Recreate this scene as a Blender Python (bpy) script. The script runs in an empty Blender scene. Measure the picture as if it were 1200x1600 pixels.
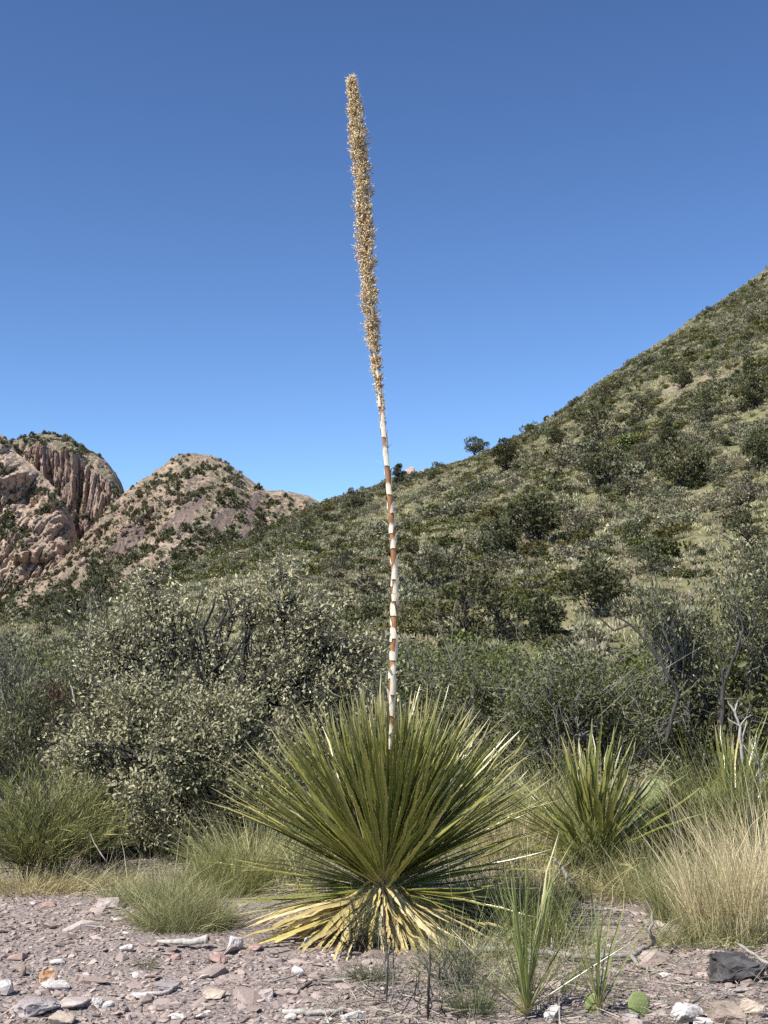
import bpy, bmesh, math, random
import numpy as np
from mathutils import Matrix, Vector

scene = bpy.context.scene
COL = scene.collection
R = math.radians

# ------------------------------------------------------------------ camera
F_PX, CXP, CYP, HORIZON = 1900.0, 600.0, 800.0, 1010.0
EYE = 1.5
PITCH = math.atan((HORIZON - CYP) / F_PX)
cam_data = bpy.data.cameras.new('camera')
cam_data.sensor_fit = 'VERTICAL'
cam_data.sensor_height = 36.0
cam_data.lens = 36.0 * F_PX / 1600.0
cam_data.clip_start = 0.05
cam_data.clip_end = 20000.0
cam = bpy.data.objects.new('camera', cam_data)
COL.objects.link(cam)
cam.location = (0, 0, EYE)
cam.rotation_euler = (R(90) + PITCH, 0, 0)
scene.camera = cam

# ------------------------------------------------------------------ sky, sun, exposure
SUN_EL, SUN_AZ = R(50), R(180 + 50)          # azimuth clockwise from +Y: to the left, a little behind the camera
world = bpy.data.worlds.new('World')
scene.world = world
world.use_nodes = True
wn = world.node_tree
sky = wn.nodes.new('ShaderNodeTexSky')
sky.sky_type = 'NISHITA'
sky.sun_disc = False
sky.sun_elevation = SUN_EL
sky.sun_rotation = SUN_AZ
sky.altitude = 1600
sky.air_density = 1.0
sky.dust_density = 0.0
sky.ozone_density = 4.0
air = wn.nodes.new('ShaderNodeGamma')            # the camera's own contrast, the same over the whole sky
air.inputs[1].default_value = 1.3
wn.links.new(sky.outputs[0], air.inputs[0])
wn.links.new(air.outputs[0], wn.nodes['Background'].inputs[0])
wn.nodes['Background'].inputs[1].default_value = 0.066
sd = bpy.data.lights.new('sun', 'SUN')
sd.energy = 5.0
sd.angle = R(0.53)
sd.color = (1.0, 0.95, 0.87)
sun = bpy.data.objects.new('sun', sd)
COL.objects.link(sun)
SUN_DIR = Vector((math.sin(SUN_AZ) * math.cos(SUN_EL), math.cos(SUN_AZ) * math.cos(SUN_EL), math.sin(SUN_EL)))
sun.rotation_euler = SUN_DIR.to_track_quat('Z', 'Y').to_euler()
sun.location = (-30, -30, 50)
scene.view_settings.view_transform = 'Standard'
scene.view_settings.look = 'None'
scene.view_settings.exposure = 0.66
scene.view_settings.gamma = 1.0
scene.view_settings.use_curve_mapping = False
scene.render.engine = 'CYCLES'
scene.cycles.max_bounces = 6
scene.cycles.diffuse_bounces = 3
scene.cycles.transmission_bounces = 3
scene.cycles.use_denoising = False

# ------------------------------------------------------------------ small maths
_ct, _st = math.cos(PITCH), math.sin(PITCH)


def ray(px, py):
    """direction of a line of sight, scaled so that its Y is 1"""
    a = (np.asarray(px, float) - CXP) / F_PX
    b = (np.asarray(py, float) - CYP) / F_PX
    y = _ct + b * _st
    z = _st - b * _ct
    return a / y, z / y


def at(px, py, Y):
    dx, dz = ray(px, py)
    return np.array([dx * Y, Y, EYE + dz * Y])


def gdepth(py):
    return -EYE / float(ray(600, py)[1])


def proj(p):
    """world points (N,3) -> picture coordinates and depth"""
    p = np.atleast_2d(p)
    x, y, z = p[:, 0], p[:, 1], p[:, 2] - EYE
    f = y * _ct + z * _st
    u = -y * _st + z * _ct
    return CXP + F_PX * x / f, CYP - F_PX * u / f, f


def _h(ix, iy, iz, s):
    n = (ix * 374761393 + iy * 668265263 + iz * 2147483647 + s * 1274126177) & 0xFFFFFFFF
    n = ((n ^ (n >> 13)) * 1274126177) & 0xFFFFFFFF
    n = ((n ^ (n >> 16)) * 2246822519) & 0xFFFFFFFF
    return ((n ^ (n >> 15)) & 0xFFFFFF) / float(0x7FFFFF) - 1.0


def noise(x, y, z=0.0, s=0):
    """smooth value noise in [-1, 1], vectorised"""
    x, y, z = np.broadcast_arrays(np.asarray(x, float), np.asarray(y, float), np.asarray(z, float))
    ix, iy, iz = np.floor(x).astype(np.int64), np.floor(y).astype(np.int64), np.floor(z).astype(np.int64)
    fx, fy, fz = x - ix, y - iy, z - iz
    fx, fy, fz = [t * t * t * (t * (6 * t - 15) + 10) for t in (fx, fy, fz)]
    o = 0
    for dx in (0, 1):
        for dy in (0, 1):
            for dz in (0, 1):
                w = (fx if dx else 1 - fx) * (fy if dy else 1 - fy) * (fz if dz else 1 - fz)
                o = o + w * _h(ix + dx, iy + dy, iz + dz, s)
    return o


def fbm(x, y, z=0.0, s=0, octaves=4, gain=0.5, ridged=False):
    o, a, t = 0, 1.0, 0
    for k in range(octaves):
        f = 2.03 ** k
        n = noise(np.asarray(x) * f, np.asarray(y) * f, np.asarray(z) * f, s + k * 17)
        if ridged:
            n = 1 - 2 * np.abs(n)
        o = o + a * n
        t += a
        a *= gain
    return o / t


def worley(x, y, s=0):
    """cell noise: random value of the nearest cell and how near its border is"""
    x, y = np.broadcast_arrays(np.asarray(x, float), np.asarray(y, float))
    ix, iy = np.floor(x).astype(np.int64), np.floor(y).astype(np.int64)
    f1 = np.full(x.shape, 9.0)
    f2 = np.full(x.shape, 9.0)
    cell = np.zeros(x.shape)
    for dx in (-1, 0, 1):
        for dy in (-1, 0, 1):
            jx, jy = ix + dx, iy + dy
            px = jx + .5 + .48 * _h(jx, jy, 0 * jx, s)
            py = jy + .5 + .48 * _h(jx, jy, 0 * jx, s + 51)
            d = np.hypot(x - px, y - py)
            near = d < f1
            f2 = np.where(near, f1, np.minimum(f2, d))
            cell = np.where(near, _h(jx, jy, 0 * jx, s + 99), cell)
            f1 = np.minimum(f1, d)
    return cell, f2 - f1


def crags(x, y, s=0, octaves=3):
    """broken rock: blocks standing out by different amounts, cut by cracks"""
    o, a = 0, 1.0
    for k in range(octaves):
        wx = x + .25 * noise(x * 1.7, y * 1.7, 0, s + k)
        c, e = worley(wx * 2.1 ** k, y * 2.1 ** k, s + 7 * k)
        o = o + a * (c * .6 - np.clip(.16 - e, 0, .16) * 7.0)
        a *= .55
    return o


def unit(v):
    return v / np.maximum(np.linalg.norm(v, axis=-1, keepdims=True), 1e-9)


def rand_unit(rng, n):
    return unit(rng.normal(size=(n, 3)))


# ------------------------------------------------------------------ mesh helpers
class MB:
    """collects faces and per-vertex attributes, links them as ONE mesh"""

    def __init__(self):
        self.v, self.f, self.a, self.n = [], [], {}, 0

    def add(self, verts, faces, **attrs):
        verts = np.asarray(verts, float).reshape(-1, 3)
        faces = np.asarray(faces, np.int64)
        self.v.append(verts)
        self.f.append(faces + self.n)
        for k, val in attrs.items():
            self.a.setdefault(k, []).append((self.n, np.broadcast_to(np.asarray(val, float), (len(verts),))))
        self.n += len(verts)
        return self

    def mesh(self, name, mat, smooth=False):
        me = bpy.data.meshes.new(name)
        v = np.concatenate(self.v)
        me.vertices.add(len(v))
        me.vertices.foreach_set('co', v.astype(np.float32).ravel())
        loops = np.concatenate([f.ravel() for f in self.f])
        tot = np.concatenate([np.full(len(f), f.shape[1]) for f in self.f])
        start = np.concatenate([[0], np.cumsum(tot)[:-1]])
        me.loops.add(len(loops))
        me.loops.foreach_set('vertex_index', loops.astype(np.int32))
        me.polygons.add(len(tot))
        me.polygons.foreach_set('loop_start', start.astype(np.int32))
        me.update(calc_edges=True)
        for k, parts in self.a.items():
            arr = np.zeros(len(v), np.float32)
            for o, val in parts:
                arr[o:o + len(val)] = val
            at_ = me.attributes.new(k, 'FLOAT', 'POINT')
            at_.data.foreach_set('value', arr)
        if smooth:
            me.polygons.foreach_set('use_smooth', np.ones(len(tot), bool))
        if mat is not None:
            me.materials.append(mat)
        return me

    def build(self, name, mat, parent=None, smooth=False, kind=None, link=True):
        return mobj(name, self.mesh(name, mat, smooth), parent, kind, link)


def mobj(name, me, parent=None, kind=None, link=True):
    o = bpy.data.objects.new(name, me)
    if link:
        COL.objects.link(o)
    if parent is not None:
        o.parent = parent
    if kind:
        o['kind'] = kind
    return o


def tag(o, label, cat, group=None):
    o['label'] = label
    o['category'] = cat
    if group:
        o['group'] = group
    return o


def thing(name, label, cat, loc, group=None):
    o = bpy.data.objects.new(name, None)
    o.empty_display_size = 0.1
    COL.objects.link(o)
    o.location = [float(c) for c in loc]
    return tag(o, label, cat, group)


def tubes(paths, radii, sides=4):
    """paths (L,K,3), radii (L,K) -> verts, faces of open tubes"""
    paths = np.asarray(paths, float)
    L, K, _ = paths.shape
    radii = np.broadcast_to(np.asarray(radii, float), (L, K))
    tan = unit(np.gradient(paths, axis=1))
    ref = np.where(np.abs(tan[..., 2:3]) > 0.9, np.array([1.0, 0, 0]), np.array([0, 0, 1.0]))
    a = unit(np.cross(tan, ref))
    b = np.cross(tan, a)
    ang = np.arange(sides) * 2 * math.pi / sides
    v = paths[:, :, None, :] + radii[:, :, None, None] * (np.cos(ang)[None, None, :, None] * a[:, :, None, :] + np.sin(ang)[None, None, :, None] * b[:, :, None, :])
    k, s = np.meshgrid(np.arange(K - 1), np.arange(sides), indexing='ij')
    q = np.stack([k * sides + s, k * sides + (s + 1) % sides, (k + 1) * sides + (s + 1) % sides, (k + 1) * sides + s], -1).reshape(-1, 4)
    f = (q[None] + (np.arange(L) * K * sides)[:, None, None]).reshape(-1, 4)
    return v.reshape(-1, 3), f


def leaves(mb, c, d, n, ln, wd, v, fold=0.25, oval=True):
    """leaf-sized faces: centre line from c along d, width across; folded along the midrib"""
    N = len(c)
    ln = np.broadcast_to(ln, (N,))
    wd = np.broadcast_to(wd, (N,))
    d = unit(d)
    s = unit(np.cross(d, n))
    u = np.cross(s, d)
    L_, W_ = ln[:, None], wd[:, None]
    if oval:
        P = np.stack([c, c + d * L_ * .3 + s * W_ * .5 + u * W_ * fold, c + d * L_ * .68 + s * W_ * .42 + u * W_ * fold,
                      c + d * L_, c + d * L_ * .68 - s * W_ * .42 + u * W_ * fold, c + d * L_ * .3 - s * W_ * .5 + u * W_ * fold], 1)
        fq = np.array([[0, 1, 2, 3], [0, 3, 4, 5]])
    else:
        P = np.stack([c, c + d * L_ * .45 + s * W_ * .5, c + d * L_, c + d * L_ * .45 - s * W_ * .5], 1)
        fq = np.array([[0, 1, 2, 3]])
    V = P.shape[1]
    f = (fq[None] + (np.arange(N) * V)[:, None, None]).reshape(-1, 4)
    mb.add(P.reshape(-1, 3), f, v=np.repeat(np.broadcast_to(v, (N,)), V))


def blades(mb, base, d, ln, wd, droop, v, K=4, rng=None, curl=0.0, u=None):
    """ribbon blades: grass stems, needles, dry straw"""
    N = len(base)
    ln = np.broadcast_to(ln, (N,)).astype(float)
    wd = np.broadcast_to(wd, (N,)).astype(float)
    droop = np.broadcast_to(droop, (N,)).astype(float)
    d = unit(d)
    t = np.linspace(0, 1, K)
    hor = d * np.array([1, 1, 0.0])
    hor = unit(hor + 1e-6)
    P = base[:, None, :] + d[:, None, :] * (ln[:, None] * t)[..., None]
    sag = (droop[:, None] * ln[:, None] * t ** 2)
    P = P + hor[:, None, :] * (sag * 0.45)[..., None] - np.array([0, 0, 1.0]) * (sag * 0.6)[..., None]
    rng = rng or np.random.default_rng(1)
    if curl:
        cv = rng.normal(size=(N, 3)) * curl
        P = P + cv[:, None, :] * (ln[:, None] * t ** 2)[..., None]
    side = unit(np.cross(d, rng.normal(size=(N, 3))))
    w = wd[:, None] * (1 - 0.85 * t ** 2) * 0.5
    A = P + side[:, None, :] * w[..., None]
    B = P - side[:, None, :] * w[..., None]
    V = np.stack([A, B], 2).reshape(-1, 3)
    k = np.arange(K - 1)
    q = np.stack([2 * k, 2 * k + 1, 2 * k + 3, 2 * k + 2], -1)
    f = (q[None] + (np.arange(N) * 2 * K)[:, None, None]).reshape(-1, 4)
    mb.add(V, f, v=np.repeat(np.broadcast_to(v, (N,)), 2 * K), u=np.tile(np.repeat(t, 2), N))


# ------------------------------------------------------------------ materials
class NT:
    def __init__(self, name, rough=0.8, spec=0.2):
        self.m = bpy.data.materials.new(name)
        self.m.use_nodes = True
        self.t = self.m.node_tree
        self.b = self.t.nodes['Principled BSDF']
        self.out = self.t.nodes['Material Output']
        self.b.inputs['Roughness'].default_value = rough
        self.b.inputs['Specular IOR Level'].default_value = spec

    def node(self, kind, **kw):
        n = self.t.nodes.new(kind)
        for k, v in kw.items():
            setattr(n, k, v)
        return n

    def put(self, sock, val):
        if isinstance(val, (int, float)):
            sock.default_value = val
        elif isinstance(val, (tuple, list)):
            sock.default_value = (*val, 1.0) if len(val) == 3 and len(sock.default_value) == 4 else val
        else:
            self.t.links.new(val, sock)

    def attr(self, name, kind='GEOMETRY'):
        return self.node('ShaderNodeAttribute', attribute_name=name, attribute_type=kind).outputs['Fac']

    def rnd(self):
        return self.node('ShaderNodeObjectInfo').outputs['Random']

    def math(self, op, a, b=0.0, clamp=False):
        n = self.node('ShaderNodeMath', operation=op, use_clamp=clamp)
        self.put(n.inputs[0], a)
        self.put(n.inputs[1], b)
        return n.outputs[0]

    def ramp(self, fac, stops, mode='LINEAR'):
        n = self.node('ShaderNodeValToRGB')
        n.color_ramp.interpolation = mode
        e = n.color_ramp.elements
        while len(e) < len(stops):
            e.new(0.5)
        for el, (p, c) in zip(e, stops):
            el.position = p
            el.color = (*c, 1)
        self.put(n.inputs[0], fac)
        return n.outputs[0]

    def mix(self, fac, a, b, blend='MIX'):
        n = self.node('ShaderNodeMix', data_type='RGBA', blend_type=blend)
        self.put(n.inputs[0], fac)
        self.put(n.inputs[6], a)
        self.put(n.inputs[7], b)
        return n.outputs[2]

    def coord(self, which='Object', scale=(1, 1, 1)):
        c = self.node('ShaderNodeTexCoord').outputs[which]
        m = self.node('ShaderNodeMapping')
        m.inputs['Scale'].default_value = scale
        self.put(m.inputs['Vector'], c)
        return m.outputs[0]

    def noise(self, scale, detail=4, rough=0.55, vec=None, w=None):
        n = self.node('ShaderNodeTexNoise')
        n.inputs['Scale'].default_value = scale
        n.inputs['Detail'].default_value = detail
        n.inputs['Roughness'].default_value = rough
        if vec is not None:
            self.put(n.inputs['Vector'], vec)
        return n.outputs['Fac']

    def voro(self, scale, vec=None, feature='F1', out='Distance'):
        n = self.node('ShaderNodeTexVoronoi', feature=feature)
        n.inputs['Scale'].default_value = scale
        if vec is not None:
            self.put(n.inputs['Vector'], vec)
        return n.outputs[out]

    def bump(self, height, strength=0.5, dist=0.02):
        n = self.node('ShaderNodeBump')
        n.inputs['Strength'].default_value = strength
        n.inputs['Distance'].default_value = dist
        self.put(n.inputs['Height'], height)
        self.put(self.b.inputs['Normal'], n.outputs[0])

    def color(self, c):
        self.put(self.b.inputs['Base Color'], c)
        return self

    def translucent(self, col, fac):
        tr = self.node('ShaderNodeBsdfTranslucent')
        self.put(tr.inputs[0], col)
        mx = self.node('ShaderNodeMixShader')
        mx.inputs[0].default_value = fac
        self.t.links.new(self.b.outputs[0], mx.inputs[1])
        self.t.links.new(tr.outputs[0], mx.inputs[2])
        self.t.links.new(mx.outputs[0], self.out.inputs[0])


def foliage_mat(name, stops, transl=0.2, rough=0.55, spec=0.3, objvar=0.25):
    n = NT(name, rough, spec)
    c = n.ramp(n.attr('v'), stops)
    hsv = n.node('ShaderNodeHueSaturation')
    r = n.rnd()
    n.put(hsv.inputs['Value'], n.math('ADD', n.math('MULTIPLY', r, objvar * 2), 1 - objvar))
    n.put(hsv.inputs['Hue'], n.math('ADD', n.math('MULTIPLY', n.math('FRACT', n.math('MULTIPLY', r, 7.31)), 0.05 * objvar / 0.25), 0.5 - 0.025 * objvar / 0.25))
    n.put(hsv.inputs['Color'], c)
    n.color(hsv.outputs[0])
    if transl:
        n.translucent(hsv.outputs[0], transl)
    return n.m


def bark_mat(name, c1, c2, scale=40):
    n = NT(name, 0.9, 0.1)
    f = n.noise(scale, 5, 0.6, n.coord('Object', (1, 1, 0.25)))
    n.color(n.ramp(f, [(0.3, c1), (0.7, c2)]))
    n.bump(f, 0.5, 0.01)
    return n.m


M = {}
M['oak'] = foliage_mat('grey_oak_leaf', [(0, (0.183, 0.189, 0.101)), (0.45, (0.381, 0.370, 0.211)), (0.8, (0.600, 0.569, 0.355)), (1, (0.900, 0.829, 0.512))], .18, .5, .3, .1)
M['oak2'] = foliage_mat('sage_oak_leaf', [(0, (0.167, 0.178, 0.091)), (0.5, (0.333, 0.321, 0.183)), (0.85, (0.527, 0.483, 0.309)), (1, (0.788, 0.692, 0.432))], .18, .5, .3, .1)
M['dark'] = foliage_mat('dark_green_leaf', [(0, (0.053, 0.062, 0.020)), (0.6, (0.122, 0.132, 0.043)), (0.9, (0.221, 0.213, 0.088)), (1, (0.379, 0.334, 0.169))], .2, .5, .35, .12)
M['tallleaf'] = foliage_mat('upswept_leaf', [(0, (.07, .08, .035)), (.5, (.145, .155, .07)), (.85, (.27, .265, .15)), (1, (.45, .42, .27))], .2, .45, .4, .1)
M['willow'] = foliage_mat('narrow_green_leaf', [(0, (.08, .09, .042)), (.5, (.16, .165, .078)), (.85, (.25, .24, .11)), (1, (.36, .32, .13))], .25, .5, .3, .1)
M['bright'] = foliage_mat('bright_green_leaf', [(0, (.06, .09, .018)), (.6, (.125, .16, .032)), (1, (.22, .25, .065))], .3, .5, .3, .1)
M['juniper'] = foliage_mat('juniper_leaf', [(0, (0.047, 0.051, 0.023)), (0.6, (0.091, 0.094, 0.044)), (1, (0.155, 0.149, 0.077))], .1, .7, .15, .2)
M['scrub'] = foliage_mat('hill_scrub_leaf', [(0, (0.120, 0.120, 0.068)), (0.6, (0.205, 0.201, 0.125)), (1, (0.343, 0.317, 0.213))], .1, .7, .15, .3)
M['scrub_green'] = foliage_mat('hill_green_leaf', [(0, (0.079, 0.085, 0.026)), (0.6, (0.134, 0.139, 0.047)), (1, (0.222, 0.211, 0.091))], .1, .7, .15, .3)
M['scrub_grey'] = foliage_mat('hill_grey_twig', [(0, (0.137, 0.119, 0.078)), (0.6, (0.239, 0.207, 0.137)), (1, (0.364, 0.310, 0.207))], .05, .8, .1, .25)
M['scrub_pale'] = foliage_mat('hill_pale_leaf', [(0, (0.207, 0.202, 0.120)), (0.6, (0.353, 0.326, 0.212)), (1, (0.536, 0.484, 0.345))], .1, .7, .15, .25)
M['hill_straw'] = foliage_mat('hill_straw', [(0, (0.227, 0.221, 0.121)), (0.6, (0.386, 0.356, 0.210)), (1, (0.535, 0.491, 0.313))], .1, .8, .1, .25)
M['straw'] = foliage_mat('straw_blade', [(0, (0.270, 0.253, 0.118)), (0.35, (0.473, 0.402, 0.212)), (0.75, (0.699, 0.586, 0.356)), (1, (0.857, 0.759, 0.529))], .2, .6, .25, .05)
M['graygrass'] = foliage_mat('greygreen_blade', [(0, (0.121, 0.137, 0.048)), (0.5, (0.232, 0.244, 0.100)), (0.8, (0.382, 0.360, 0.180)), (1, (0.603, 0.550, 0.317))], .2, .6, .25, .05)
M['broom'] = foliage_mat('broom_stem', [(0, (.095, .12, .03)), (.5, (.19, .21, .06)), (.85, (.30, .30, .11)), (1, (.48, .40, .18))], .2, .6, .25, .05)
M['darkgrass'] = foliage_mat('dark_blade', [(0, (.045, .06, .025)), (.6, (.10, .12, .05)), (1, (.26, .25, .13))], .15, .6, .25, .05)
M['litter'] = foliage_mat('litter', [(0, (.12, .10, .08)), (.5, (.26, .23, .18)), (1, (.46, .42, .34))], .05, .8, .1, .05)
M['redleaf'] = foliage_mat('red_leaf', [(0, (.08, .035, .03)), (1, (.20, .08, .06))], .2, .6, .2, .05)
M['bark_dark'] = bark_mat('dark_bark', (.030, .027, .025), (.10, .092, .085))
M['bark_grey'] = bark_mat('grey_bark', (.10, .095, .085), (.26, .245, .22))
M['bark_pale'] = bark_mat('bleached_wood', (.22, .20, .175), (.52, .49, .44))
M['bark_mid'] = bark_mat('weathered_wood', (.16, .145, .125), (.38, .35, .31))
# ------------------------------------------------------------------ ground
def ground_z(x, y):
    x, y = np.asarray(x, float), np.asarray(y, float)
    near = np.clip(1 - (y - 14) / 30, 0, 1) * np.clip(1 - (np.abs(x) - 12) / 30, 0, 1)
    z = fbm(x * 0.6, y * 0.6, 0, 3, 3) * 0.035 + fbm(x * 3.1, y * 3.1, 0, 9, 3) * 0.012
    z = z * near
    return z - np.clip((y - 16) / 40, 0, 1) * 1.2


def make_ground():
    def stations(a, b, step, far, k):
        s = np.arange(a, b, step)
        g = step * 1.25 ** np.arange(1, k)
        up = b + np.cumsum(g)
        dn = a - np.cumsum(g)[::-1]
        return np.concatenate([dn[dn > -far], s, up[up < far]])
    xs = stations(-5, 5, 0.055, 4000, 60)
    ys = stations(3.6, 11, 0.055, 4000, 60)
    X, Y = np.meshgrid(xs, ys)
    Z = ground_z(X, Y)
    ny, nx = X.shape
    i, j = np.meshgrid(np.arange(nx - 1), np.arange(ny - 1))
    q = np.stack([j * nx + i, j * nx + i + 1, (j + 1) * nx + i + 1, (j + 1) * nx + i], -1).reshape(-1, 4)
    mb = MB().add(np.stack([X, Y, Z], -1).reshape(-1, 3), q)
    n = NT('gravel_soil', 0.95, 0.1)
    co = n.coord('Object')
    big = n.noise(1.3, 5, 0.6, co)
    fine = n.noise(60, 6, 0.7, co)
    cell = n.voro(38, co)
    c1 = n.ramp(fine, [(0.25, (.19, .155, .14)), (0.5, (.33, .275, .25)), (0.75, (.455, .39, .355))])
    c2 = n.mix(n.ramp(big, [(0.4, (0, 0, 0)), (0.65, (1, 1, 1))]), c1, (.27, .235, .21), 'MIX')
    c2 = n.mix(0.55, c1, c2)
    n.color(c2)
    n.bump(n.math('ADD', n.math('MULTIPLY', cell, 1.0), fine), 0.9, 0.02)
    o = mb.build('ground', n.m, None, True)
    o['kind'] = 'structure'
    return o


GROUND = make_ground()


def gpt(px, py):
    """point on the ground seen at a picture position"""
    dx, dz = ray(px, py)
    Y = -EYE / dz
    for _ in range(4):
        Y = (ground_z(dx * Y, Y) - EYE) / dz
    return np.array([float(dx * Y), float(Y), float(ground_z(dx * Y, Y))])


def gxy(x, y):
    return np.array([x, y, float(ground_z(x, y))])


# ------------------------------------------------------------------ hillside and mountains
def column_terrain(name, mat, xs, crest_pts, crest_depth, base_depth, base_z, prof, rows, detail, jag, back=(0.6, 90), extra=None):
    """a slope built column by column: crest line, foot and the profile between them, then the far side falling away"""
    cx = np.array([p[0] for p in crest_pts], float)
    cy = np.array([p[1] for p in crest_pts], float)
    yc = np.interp(xs, cx, cy)
    Dc = np.interp(xs, [p[0] for p in crest_depth], [p[1] for p in crest_depth])
    Db = np.interp(xs, [p[0] for p in base_depth], [p[1] for p in base_depth])
    dx, dz = ray(xs, yc)
    zc = EYE + dz * Dc
    t = np.linspace(0, 1, rows)
    fd, fz = prof(t)                                  # depth fraction and height fraction up the slope
    D = Db[None] + (Dc - Db)[None] * fd[:, None]
    Z = base_z + (zc - base_z)[None] * fz[:, None]
    X = dx[None] * D
    X, D, Z, T = detail(X, D, Z, np.broadcast_to(t[:, None], X.shape), xs)
    Z[-1] += jag(xs)
    nb = 14
    s = np.linspace(0, 1, nb + 1)[1:]
    bD = D[-1][None] + back[1] * s[:, None] ** 1.3
    bZ = Z[-1][None] - (Z[-1] - base_z)[None] * (s[:, None] ** 1.6) * back[0]
    bX = dx[None] * bD
    AX, AD, AZ = np.concatenate([X, bX]), np.concatenate([D, bD]), np.concatenate([Z, bZ])
    ny, nx = AX.shape
    i, j = np.meshgrid(np.arange(nx - 1), np.arange(ny - 1))
    q = np.stack([j * nx + i, j * nx + i + 1, (j + 1) * nx + i + 1, (j + 1) * nx + i], -1).reshape(-1, 4)
    mb = MB()
    attrs = {}
    if extra:
        e = extra(AX, AD, AZ)
        attrs = {k: val.reshape(-1) for k, val in e.items()}
    mb.add(np.stack([AX, AD, AZ], -1).reshape(-1, 3), q, **attrs)
    o = mb.build(name, mat, None, name == 'hillside')
    o['kind'] = 'structure'
    return o, (xs, AX[:rows], AD[:rows], AZ[:rows])


# --- the brushy hill
HILL_CREST = [(-900, 1000), (-300, 1006), (-50, 996), (50, 975), (150, 940), (250, 905), (330, 872), (400, 838), (460, 806), (510, 786), (560, 769),
              (620, 750), (660, 741), (700, 729), (740, 717), (770, 706), (800, 692), (860, 655), (900, 627), (950, 592), (1000, 557), (1050, 523),
              (1100, 489), (1150, 456), (1200, 421), (1300, 352), (1450, 262), (1700, 160), (2100, 120)]


def hill_prof(t):
    return t, 0.82 * t ** 1.12 + 0.18 * t


def hill_detail(X, D, Z, T, xs):
    fade = np.clip((1 - T) * 5, 0, 1) * np.clip(T * 8, 0, 1)
    Z = Z + fade * (fbm(X / 34, D / 34, 0, 21, 3) * 3.0) + fbm(X / 6, D / 6, 0, 5, 3) * 0.45
    return X * 1.0, D * 1.0, Z, T


def hill_mat():
    n = NT('hill_soil', 0.95, 0.05)
    co = n.coord('Object')
    a = n.noise(0.06, 5, 0.6, co)
    b = n.noise(0.9, 6, 0.7, co)
    straw = n.ramp(b, [(.3, (.12, .12, .06)), (.55, (.20, .19, .10)), (.8, (.32, .28, .16))])
    soil = n.ramp(b, [(.3, (.18, .14, .11)), (.55, (.28, .22, .175)), (.8, (.38, .31, .25))])
    n.color(n.mix(n.ramp(a, [(.52, (0, 0, 0)), (.64, (1, 1, 1))]), straw, soil))
    n.bump(n.noise(3.0, 6, 0.7, co), 0.8, 0.3)
    return n.m


HX = np.concatenate([np.arange(-900, -60, 30), np.arange(-60, 1260, 5), np.arange(1260, 2100, 30)]).astype(float)
HILL, HG = column_terrain('hillside', hill_mat(), HX, HILL_CREST, [(-900, 170), (0, 190), (300, 250), (510, 290), (745, 255), (900, 270), (1200, 310), (2100, 340)],
                          [(-900, 42), (2100, 42)], -1.6, hill_prof, 170, hill_detail, lambda xs: fbm(xs / 13, xs * 0, 0, 3, 3) * 0.5, (0.7, 160))


class GridLook:
    """finds the point of a column terrain at a picture position, or at a fraction up its slope"""

    def __init__(self, g):
        self.xs, self.X, self.D, self.Z = g
        p = np.stack([self.X, self.D, self.Z], -1).reshape(-1, 3)
        self.PX, self.PY, _ = [q.reshape(self.X.shape) for q in proj(p)]

    def at_rowcol(self, r, c):
        r0 = np.clip(np.floor(r).astype(int), 0, self.X.shape[0] - 2)
        c0 = np.clip(np.floor(c).astype(int), 0, self.X.shape[1] - 2)
        a, b = (r - r0)[..., None], (c - c0)[..., None]
        G = np.stack([self.X, self.D, self.Z], -1)
        return (G[r0, c0] * (1 - a) * (1 - b) + G[r0 + 1, c0] * a * (1 - b) + G[r0, c0 + 1] * (1 - a) * b + G[r0 + 1, c0 + 1] * a * b)

    def pick(self, px, py):
        c = float(np.interp(px, self.xs, np.arange(len(self.xs))))
        rows = np.linspace(0, self.X.shape[0] - 1.001, 800)
        P = self.at_rowcol(rows, np.full(800, c))
        yy = proj(P)[1]
        ok = np.where(yy <= py)[0]
        return P[ok[0]] if len(ok) else P[-1]


HL = GridLook(HG)


# --- the rocky mountains far behind
def rock_mat(name, dark, mid, light, green, veg=0.5, col_scale=(1, 1, 1), bumpd=7.0):
    n = NT(name, 0.95, 0.05)
    co = n.coord('Object')
    cs = n.coord('Object', col_scale)
    a = n.noise(0.055, 8, 0.68, cs)
    b = n.noise(0.012, 4, 0.6, co)
    fine = n.noise(0.25, 6, 0.75, cs)
    rock = n.ramp(a, [(.3, dark), (.5, mid), (.72, light)])
    rock = n.mix(n.ramp(b, [(.4, (0, 0, 0)), (.62, (1, 1, 1))]), rock, n.mix(0.5, rock, light))
    rock = n.mix(0.6, rock, n.ramp(fine, [(.32, (.10, .085, .08)), (.5, (.42, .37, .33)), (.7, (.66, .58, .50))]), 'OVERLAY')  # fine noise paints the shade of crevices into the rock colour
    if veg > 0:
        geo = n.node('ShaderNodeNewGeometry').outputs['Normal']
        sep = n.node('ShaderNodeSeparateXYZ')
        n.put(sep.inputs[0], geo)
        sl = n.ramp(sep.outputs[2], [(.30, (0, 0, 0)), (.62, (1, 1, 1))])
        sp = n.ramp(n.noise(0.16, 6, 0.75, co), [(.5 - .12 * veg, (0, 0, 0)), (.62 - .12 * veg, (1, 1, 1))])
        m = n.math('MULTIPLY', sl, sp)
        m = n.math('MULTIPLY', m, n.math('SUBTRACT', 1.0, n.attr('scree')))
        rock = n.mix(m, rock, green)
    rock = n.mix(n.math('MULTIPLY', n.attr('scree'), 0.85), rock, n.ramp(fine, [(.3, (.135, .105, .092)), (.7, (.235, .185, .162))]))
    n.color(rock)
    n.bump(n.math('ADD', a, n.math('MULTIPLY', fine, 0.4)), 1.0, bumpd)
    return n.m


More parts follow.
